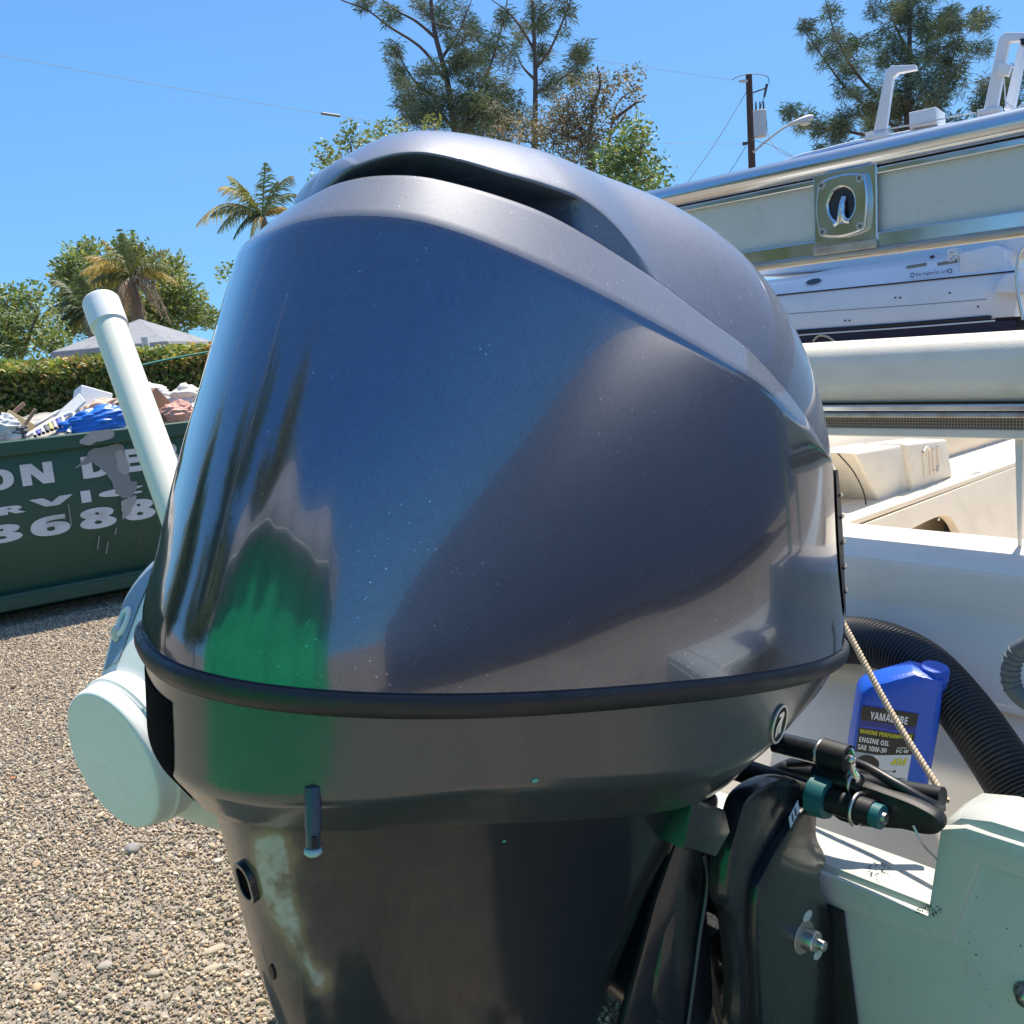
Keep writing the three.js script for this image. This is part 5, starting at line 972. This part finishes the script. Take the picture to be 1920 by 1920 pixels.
// ------------------------------------------------------------------ white cruiser on stands beyond the boat
{
  const l = at(1500, 600, 11), r = at(1880, 575, 9.8);
  const c = thing('cabin_cruiser', 'white cabin cruiser with dark blue bottom and hardtop arms, ashore beyond the boat', 'boat', [r.x, 0, r.z], Math.atan2(-(r.z - l.z), r.x - l.x));
  const P = (list, z = 0) => picks(c, 'z', z, list), gel = phys([1, 1, 1], { map: grimeMap([0.74, 0.75, 0.77], [0.5, 0.5, 0.5], 0.4, 601, 512, 0.5), roughness: 0.3, clearcoat: 0.3, clearcoatRoughness: 0.1 });
  const navy = mat([0.012, 0.02, 0.055], { roughness: 0.55 }), dk = mat([0.01, 0.011, 0.016], { roughness: 0.4 });
  const hull = mesh('hull', extr('z', 0, P([[1250, 575], [1480, 551], [1700, 529], [1906, 508], [1908, 560], [1903, 594], [1700, 608], [1480, 626], [1300, 640]]), 2.6, 0.03), gel, c);
  { // raked deck moulding leaning away above the joint
    const a = P([[1250, 574], [1480, 550], [1700, 528], [1905, 507]]), b = P([[1250, 548], [1480, 520], [1580, 502], [1700, 486], [1868, 459]], -0.22), n = 40;
    const ca = curve(a), cb = curve(b), rows = [[], [], []];
    for (let i = 0; i <= n; i++) { const p = ca.getPointAt(i / n), q = cb.getPointAt(i / n); rows[0].push(p); rows[1].push(mixv(p, q, 0.5).add(V(0, 0.012, 0.02))); rows[2].push(q); }
    rows.push(rows[2].map(p => p.clone().add(V(0, 0.03, -2.0))));
    mesh('deck_moulding', uvFrom(smooth(strip(rows)), q => [q.x, q.y]), gel, c);
    const en = P([[1868, 459], [1884, 468], [1890, 500], [1905, 509]], -0.05); mesh('quarter_end', extr('z', -0.02, [...en, ...P([[1800, 516], [1800, 475]], -0.05)], 1.9, 0.02), gel, c);
  }
  const lineS = (l2, r0, m, name, z = 0.004) => mesh(name, tube(P(l2, z), r0, 30, 6), m, c);
  lineS([[1250, 575], [1480, 551], [1700, 529], [1905, 508]], 0.008, dk, 'joint_line');
  lineS([[1300, 603], [1500, 587], [1700, 573], [1850, 561]], 0.005, mat([0.3, 0.3, 0.32]), 'chine_line', 0.001);
  mesh('rub_stripe', extr('z', 0.02, P([[1300, 632], [1515, 617], [1700, 604], [1856, 591], [1861, 594], [1858, 598], [1700, 611], [1515, 624], [1300, 640]]), 0.04, 0.006), dk, c);
  lineS([[1300, 643], [1515, 627], [1700, 614], [1866, 601]], 0.010, MT.white, 'waterline', 0.004);
  {
    const t = P([[1300, 644], [1500, 629], [1700, 616], [1904, 600]]), rows = [t, t.map(p => V(p.x, p.y - 0.55, -0.25)), t.map(p => V(p.x, p.y - 1.0, -1.3)), t.map(p => V(p.x, p.y - 0.55, -2.35)), t.map(p => V(p.x, p.y, -2.6))];
    mesh('bottom', uvFrom(smooth(strip(rows)), q => [q.x, q.y]), navy, c);
    for (const x of [0.15, 0.8]) { const b = mixv(t[0], t[3], x); mesh('stand', rod(V(b.x, 0, -0.2), V(b.x, b.y - 0.5, -0.4), 0.05), MT.steelRough, c); mesh('stand', rod(V(b.x, 0, -2.4), V(b.x, b.y - 0.5, -2.2), 0.05), MT.steelRough, c); mesh('keel_block', rbox(0.4, b.y - 1.0, 0.3, 0.01).translate(b.x, (b.y - 1.0) / 2, -1.3), bark, c); }
  }
  const onDeck = (px, py) => { const h = hit(c.children.filter(m => /deck|hull/.test(m.name)), px, py); const inv = c.matrixWorld.clone().invert(); return { p: h.p.applyMatrix4(inv), n: h.n.transformDirection(inv) }; };
  const disc = (name, px, py, rx, ry, m, parent = c, lift = 0.004) => { const q = onDeck(px, py); const o = new THREE.Object3D(); o.position.copy(q.p).addScaledVector(q.n, lift); o.lookAt(q.p.clone().add(q.n)); o.updateMatrix(); const g = new THREE.CylinderGeometry(1, 1, 0.012, 28).rotateX(Math.PI / 2).scale(rx, ry, 1).rotateZ(0.12).applyMatrix4(o.matrix); return mesh(name, g, m, parent); };
  const pw = disc('portlight', 1526, 529, 0.105, 0.052, MT.steel); disc('pane', 1526, 529, 0.083, 0.036, mat([0.04, 0.06, 0.09], { roughness: 0.12 }), pw, 0.012);
  disc('round_port', 1748, 482, 0.024, 0.018, dk);
  for (const [a, b, e, f] of [[1700, 502, 1737, 496], [1758, 496, 1795, 490]]) for (let k = -1; k < 2; k++) { const q0 = onDeck(a, b + k * 1.8), q1 = onDeck(e, f + k * 1.8); mesh('vent_slat', tube([q0.p.addScaledVector(q0.n, 0.006), q1.p.addScaledVector(q1.n, 0.006)], 0.006, 4, 5), mat([0.30, 0.27, 0.2]), c); }
  for (const [x, y] of [[1679, 558], [1688, 558], [1781, 549], [1834, 575], [1585, 601], [1593, 601]]) disc('through_hull', x, y, 0.010, 0.010, dk);
  { // coiled white rope on the side deck
    const q = onDeck(1790, 484), pts = []; for (let k = 0; k < 70; k++) { const a = k * 0.55; pts.push(q.p.clone().add(V(0.05 * Math.cos(a) + 0.02 * Math.sin(k), 0.055 * Math.sin(a) + 0.001 * k - 0.02, 0.03 + 0.015 * Math.sin(a * 1.7)))); }
    mesh('rope_coil', tube(pts, 0.010, 240, 5), MT.white, c);
  }
  { // boat name
    const cv = document.createElement('canvas'); cv.width = 512; cv.height = 96; const x = cv.getContext('2d'); x.fillStyle = '#d3d8e2'; x.fillRect(0, 0, 512, 96);
    x.fillStyle = '#15171c'; x.font = 'italic bold 60px serif'; x.fillText("New Empire Est. La'd", 64, 68, 384); x.strokeStyle = '#15171c'; x.lineWidth = 11; for (const cx of [34, 478]) { x.beginPath(); x.ellipse(cx, 48, 20, 27, 0.2, 0, 7); x.stroke(); }
    const t = new THREE.CanvasTexture(cv); t.colorSpace = THREE.SRGBColorSpace;
    const k = [[1706, 524], [1788, 515], [1786, 501], [1705, 510]].map(q => { const o = onDeck(...q); return o.p.addScaledVector(o.n, 0.006); }), g = new THREE.BufferGeometry();
    g.setAttribute('position', new THREE.Float32BufferAttribute(k.flatMap(p => p.toArray()), 3)); g.setAttribute('uv', new THREE.Float32BufferAttribute([0, 0, 1, 0, 1, 1, 0, 1], 2)); g.setIndex([0, 1, 2, 0, 2, 3]); g.computeVertexNormals();
    mesh('name_lettering', g, mat([1, 1, 1], { map: t, roughness: 0.4 }), c);
  }
  mesh('swim_step', extr('z', 0.25, P([[1862, 549], [1868, 532], [1884, 514], [1904, 512], [1925, 530], [1925, 552]], 0.25), 0.8, 0.03), gel, c);
  mesh('stern_rail', tube(P([[1918, 600], [1907, 540], [1908, 490], [1920, 464], [1945, 455]], 0.35), 0.016, 30, 8), MT.steel, c);
  // cabin, hardtop and what stands on it
  const zr = -0.5;
  const roofT = P([[1438, 312], [1500, 288], [1600, 263], [1700, 244], [1800, 226], [1960, 196], [1960, 212], [1800, 243], [1700, 262], [1600, 282], [1500, 306], [1445, 322]], zr);
  const roof = mesh('hardtop', extr('z', zr, roofT, 1.9, 0.03), gel, c);
  lineS([[1445, 314], [1500, 296], [1600, 271], [1700, 252], [1800, 234], [1960, 204]], 0.010, mat([0.02, 0.10, 0.42]), 'hardtop_stripe', zr + 0.012);
  mesh('cabin', extr('z', zr - 0.25, P([[1400, 520], [1560, 330], [1990, 240], [1990, 470]], zr - 0.25), 1.4, 0.05), gel, c);
  const arm = (name, l2, z, th, m = gel) => mesh(name, extr('z', z, P(l2, z), th, 0.012), m, c);
  arm('antenna_arm', [[1636, 252], [1660, 134], [1670, 123], [1716, 121], [1718, 130], [1683, 137], [1674, 146], [1660, 248]], zr + 0.1, 0.10);
  arm('antenna_arm', [[1843, 210], [1872, 72], [1884, 60], [1940, 60], [1940, 73], [1892, 78], [1868, 208]], zr + 0.1, 0.12);
  arm('antenna_arm', [[1882, 205], [1915, 60], [1930, 60], [1902, 205]], zr - 0.9, 0.12);
  arm('arm_foot', [[1620, 262], [1622, 252], [1664, 246], [1664, 256]], zr + 0.14, 0.18);
  arm('arm_foot', [[1830, 216], [1832, 206], [1876, 198], [1876, 208]], zr + 0.14, 0.18);
  mesh('roof_box', extr('z', zr + 0.05, P([[1705, 240], [1704, 211], [1755, 200], [1756, 232]], zr + 0.05), 0.5, 0.012), MT.white, c);
  mesh('roof_box', extr('z', zr + 0.16, P([[1868, 138], [1874, 116], [1896, 122], [1890, 141]], zr + 0.16), 0.12, 0.01), MT.white, c);
  mesh('horn_unit', extr('z', zr + 0.2, P([[1912, 72], [1925, 70], [1925, 86], [1914, 84]], zr + 0.2), 0.1, 0.01), dk, c);
  for (const l2 of [[[1893, 215], [1925, 190]], [[1885, 190], [1915, 214]], [[1882, 140], [1886, 200]]]) lineS(l2, 0.008, MT.white, 'stay', zr + 0.1);
  lineS([[1620, 250], [1700, 236], [1760, 224], [1830, 212]], 0.008, MT.steel, 'roof_rail', zr + 0.1);
  lineS([[1524, 640], [1535, 630], [1550, 631], [1566, 641], [1580, 650]], 0.012, MT.rope, 'mooring_loop', 0.4);
}

// ------------------------------------------------------------------ what stands behind and beside the camera, seen in the shiny cowl
{
  // green tarpaulin with a grey one over its top, thrown over a pile
  const a = V(-3.1, 0, -0.5), b = V(-0.55, 0, 1.9), d = b.clone().sub(a), L = d.length(); d.normalize(); const n = V(-d.z, 0, d.x).negate(); if (n.x < 0) n.negate();
  const f = fbm(7, 701, 3), ns = 120;
  const pile = thing('covered_pile', 'pile covered by green tarpaulin with grey sheet over its top', 'covered pile', a.toArray());
  const hemAt = s => 1.98 + 0.20 * Math.exp(-Math.pow((s - 0.40) / 0.22, 2)) - 0.10 * sst(0.6, 1, s) + 0.012 * Math.sin(s * 23), top = s => hemAt(s) + 0.04;
  const pk = s => 2.38 + 0.36 * Math.exp(-Math.pow((s - 0.48) / 0.13, 2)) + 0.12 * Math.exp(-Math.pow((s - 0.12) / 0.08, 2)) + 0.05 * Math.sin(s * 17);
  const pt = (s, y, o) => { const fold = 0.07 * Math.sin(s * 46 + 3 * f(s, 0.2)) * (1 - 0.5 * y / 2) + 0.10 * (f(s * 1.0, y * 0.25) - 0.5); const end = 0.45 * Math.pow(sst(0.72, 1, s), 2) + 0.5 * Math.pow(sst(0.2, 0, s), 2); return d.clone().multiplyScalar(s * L).addScaledVector(n, o + fold - end).setY(y * (1 - 0.12 * end)); };
  const green = [], grey = [];
  for (let k = 0; k <= 24; k++) { const t = k / 24, row = []; for (let i = 0; i <= ns; i++) { const s = i / ns; row.push(pt(s, t * top(s), 0.18 * (1 - t))); } green.push(row); }
  for (let k = 0; k <= 6; k++) { const row = []; for (let i = 0; i <= ns; i++) { const s = i / ns; row.push(pt(s, top(s) * (1 - k / 6) + 0.0, -1.1 - 0.15 * k / 6)); } green.push(row); }
  mesh('green_tarpaulin', uvFrom(smooth(strip(green)), q => [q.x, q.y]), mat([0.02, 0.50, 0.19], { roughness: 0.3 }), pile);
  for (let k = 0; k <= 18; k++) { const t = k / 18, row = []; for (let i = 0; i <= ns; i++) { const s = i / ns, hem = hemAt(s), y = k < 10 ? hem + (pk(s) - hem) * (t / 0.55) : pk(s) + (hem - pk(s)) * ((t - 0.5) / 0.5); const o = k < 10 ? 0.09 - 0.5 * Math.pow(t / 0.55, 2) : -0.45 - 0.72 * (t - 0.5) / 0.5; row.push(pt(s, y, o)); } grey.push(row); }
  mesh('grey_sheet', uvFrom(smooth(strip(grey)), q => [q.x, q.y]), mat([0.30, 0.31, 0.33], { roughness: 0.7 }), pile);
  const hem = []; for (let i = 0; i <= ns; i += 2) hem.push(grey[0][i].clone().addScaledVector(n, 0.012)); mesh('hem_rope', tube(hem, 0.014, 160, 6), MT.white, pile);
}
{
  // big white hull ashore on the right, behind the camera
  const p0 = V(1.9, 0, 7.2), p1 = V(13.0, 0, -0.4), d = p1.clone().sub(p0), L = d.length();
  const y = thing('motor_yacht', 'large blue grey motor yacht hull standing ashore behind the camera', 'boat', p0.toArray(), Math.atan2(-d.z, d.x));
  const rows = []; for (let k = 0; k <= 12; k++) { const t = k / 12, row = []; for (let i = 0; i <= 40; i++) { const s = i / 40, sheer = 1.5 + 3.2 * s - 0.4 * s * s, bt = 0.12 + 0.25 * s * s; row.push(V(s * L, bt + (sheer - bt) * t, -0.5 * (1 - t) * (1 - t) - 1.2 * s * s * s * (1 - 0.6 * t))); } rows.push(row); }
  rows.push(rows[12].map(p => p.clone().add(V(0, 0.02, -2.4)))); rows.push(rows[0].map(p => p.clone().add(V(0, 0, -1.6))));
  mesh('hull', uvFrom(smooth(strip(rows)), q => [q.x, q.y]), mat([0.12, 0.165, 0.25], { roughness: 0.4 }), y);
  for (const s of [0.15, 0.5, 0.8]) mesh('stand', rod(V(s * L, 0, -0.6), V(s * L, 0.8, -0.7), 0.06), MT.steelRough, y);
}
const backTree = (name, label, x, z, h, rad, cols) => {
  const t = thing(name, label, 'tree', [x, 0, z], 0, 'trees behind the camera');
  mesh('trunk', limb([V(0, 0, 0), V(0.1, h * 0.4, 0), V(0, h * 0.75, 0.1)], 0.2, 0.06, 16), bark, t);
  for (let k = 0; k < 4; k++) mesh('limb', limb([V(0.05, h * 0.4, 0), V(rr(-1, 1) * rad * 0.5, h * 0.6, rr(-1, 1) * rad * 0.5), V(rr(-1, 1) * rad * 0.8, h * 0.8, rr(-1, 1) * rad * 0.8)], 0.07, 0.02, 12), bark, t);
  const sp = []; for (let k = 0; k < 22; k++) { const a = rr(0, 6.28), q = V(Math.cos(a) * rad * rr(0.2, 0.9), h * rr(0.28, 0.98), Math.sin(a) * rad * rr(0.2, 0.9)), r = rad * rr(0.25, 0.42); for (let i = 0; i < 34; i++) sp.push(q.clone().add(V(rr(-1, 1), rr(-1, 1), rr(-1, 1)).normalize().multiplyScalar(r * Math.sqrt(rnd())))); }
  foliage('crown', G.leafA, sp, cols, t, [1.2, 2.0]); return t;
};
backTree('leafy_tree', 'tall leafy tree left of the green covered pile', -12.5, 0.2, 7.0, 2.6, GREEN);
backTree('leafy_tree', 'leafy tree behind the green covered pile', -10.0, 5.5, 7.4, 2.4, OLIVE);
backTree('leafy_tree', 'lower leafy tree beyond the dumpster end', -12.5, -6.5, 4.8, 2.2, GREEN);
{
  const s = thing('street_lamp', 'tall grey street lamp left of the yard', 'street lamp', [-11, 0, 0.1]);
  const m = mat([0.62, 0.64, 0.66], { roughness: 0.4 });
  mesh('post', rod(V(0, 0, 0), V(0, 8.6, 0), 0.09, 0.06, 12), m, s);
  mesh('arm', tube([V(0, 8.5, 0), V(0.1, 9.0, -0.1), V(0.5, 9.2, -0.5), V(1.0, 9.1, -1.0)], 0.04, 20, 8), m, s);
  mesh('lamp_head', rbox(0.5, 0.14, 0.22, 0.05, 3).rotateY(0.8).translate(1.15, 9.05, -1.15), m, s);
  const f = thing('flag_pole', 'white flag pole standing left of the dumpster', 'pole', [-9.4, 0, -6.3]);
  mesh('pole', rod(V(0, 0, 0), V(0, 7.2, 0), 0.06, 0.04, 12), MT.white, f); mesh('finial', new THREE.SphereGeometry(0.08, 12, 8).translate(0, 7.25, 0), MT.white, f);
}

// ------------------------------------------------------------------ gravel
{
  const peb = k => { const g = new THREE.IcosahedronGeometry(1, 1); g.deleteAttribute('uv'); g.deleteAttribute('normal'); const m = mergeVertices(g), p = m.attributes.position; for (let i = 0; i < p.count; i++) { const f = rr(0.72, 1.15); p.setXYZ(i, p.getX(i) * f * rr(0.95, 1.05), p.getY(i) * f, p.getZ(i) * f); } m.computeVertexNormals(); return m; };
  const gv = thing('gravel', 'loose beige and grey gravel covering the yard', 'gravel'); gv.userData.kind = 'stuff';
  const pm = mat([1, 1, 1], { roughness: 0.85 }), cols = [[0.44, 0.345, 0.235], [0.37, 0.305, 0.215], [0.51, 0.42, 0.30], [0.25, 0.215, 0.175], [0.16, 0.14, 0.12], [0.42, 0.305, 0.20], [0.58, 0.50, 0.39], [0.33, 0.28, 0.22]];
  const o = new THREE.Object3D(), c = new THREE.Color();
  for (let v = 0; v < 3; v++) {
    const pts = [];
    while (pts.length < 95000) {
      const z = -1.3 - 6.4 * Math.pow(rnd(), 0.85), x = rr(-4.6, 0.5);
      if (x < z * 0.62 - 0.25 || x > 0.45) continue;
      pts.push([x, z]);
    }
    const im = new THREE.InstancedMesh(peb(v), pm, pts.length);
    pts.forEach(([x, z], i) => { const s = 0.0028 + 0.0052 * Math.pow(rnd(), 2.0) + (rnd() < 0.005 ? rr(0.003, 0.010) : 0); o.position.set(x, s * 0.35 + rr(0, 0.004), z); o.rotation.set(rr(0, 6), rr(0, 6), rr(0, 6)); o.scale.set(s * rr(0.9, 1.4), s * rr(0.45, 0.8), s); o.updateMatrix(); im.setMatrixAt(i, o.matrix); const k = cols[Math.floor(rnd() * cols.length)], f = rr(0.8, 1.2); c.setRGB(k[0] * f, k[1] * f, k[2] * f); im.setColorAt(i, c); });
    im.name = 'pebbles'; im.castShadow = im.receiveShadow = true; im.userData.kind = 'stuff'; gv.add(im);
  }
  const big = (label, px, py, w, h, dd, col, rot) => { const p = ground(px, py), g = new THREE.IcosahedronGeometry(1, 3); g.deleteAttribute('uv'); g.deleteAttribute('normal'); const m = mergeVertices(g), q = m.attributes.position, nn = fbm(4, px, 3); for (let i = 0; i < q.count; i++) { const f = 0.82 + 0.4 * nn(q.getX(i) * 0.4 + 0.5, q.getZ(i) * 0.4 + q.getY(i) * 0.3); q.setXYZ(i, q.getX(i) * f * w, q.getY(i) * f * h, q.getZ(i) * f * dd); } m.computeVertexNormals(); const s = single('stone', label, 'stone', m, mat(col, { roughness: 0.85 }), 'larger stones in the gravel'); s.position.set(p.x, h * 0.45, p.z); s.rotation.y = rot; };
  big('rounded dark stone in the gravel near the tube end', 248, 1597, 0.024, 0.020, 0.03, [0.25, 0.24, 0.23], 0.4);
  big('long pale flat stone in the gravel beside the engine leg', 402, 1784, 0.034, 0.010, 0.016, [0.42, 0.36, 0.27], 0.6);
  big('second pale flat stone lying below the long pale one', 400, 1818, 0.028, 0.009, 0.013, [0.44, 0.38, 0.29], 0.5);
  big('grey angular stone in the open gravel', 197, 1815, 0.022, 0.011, 0.017, [0.33, 0.30, 0.26], 0.2);
  big('pale grey stone behind the dark rounded stone', 140, 1495, 0.022, 0.010, 0.015, [0.40, 0.34, 0.26], 0.3);
  big('orange brown stone in the gravel', 24, 1461, 0.014, 0.008, 0.011, [0.42, 0.18, 0.09], 0);
  big('low grey stone next to the pale flat stones', 290, 1828, 0.020, 0.010, 0.014, [0.36, 0.31, 0.25], 0.1);
}
renderer.render(scene, camera);
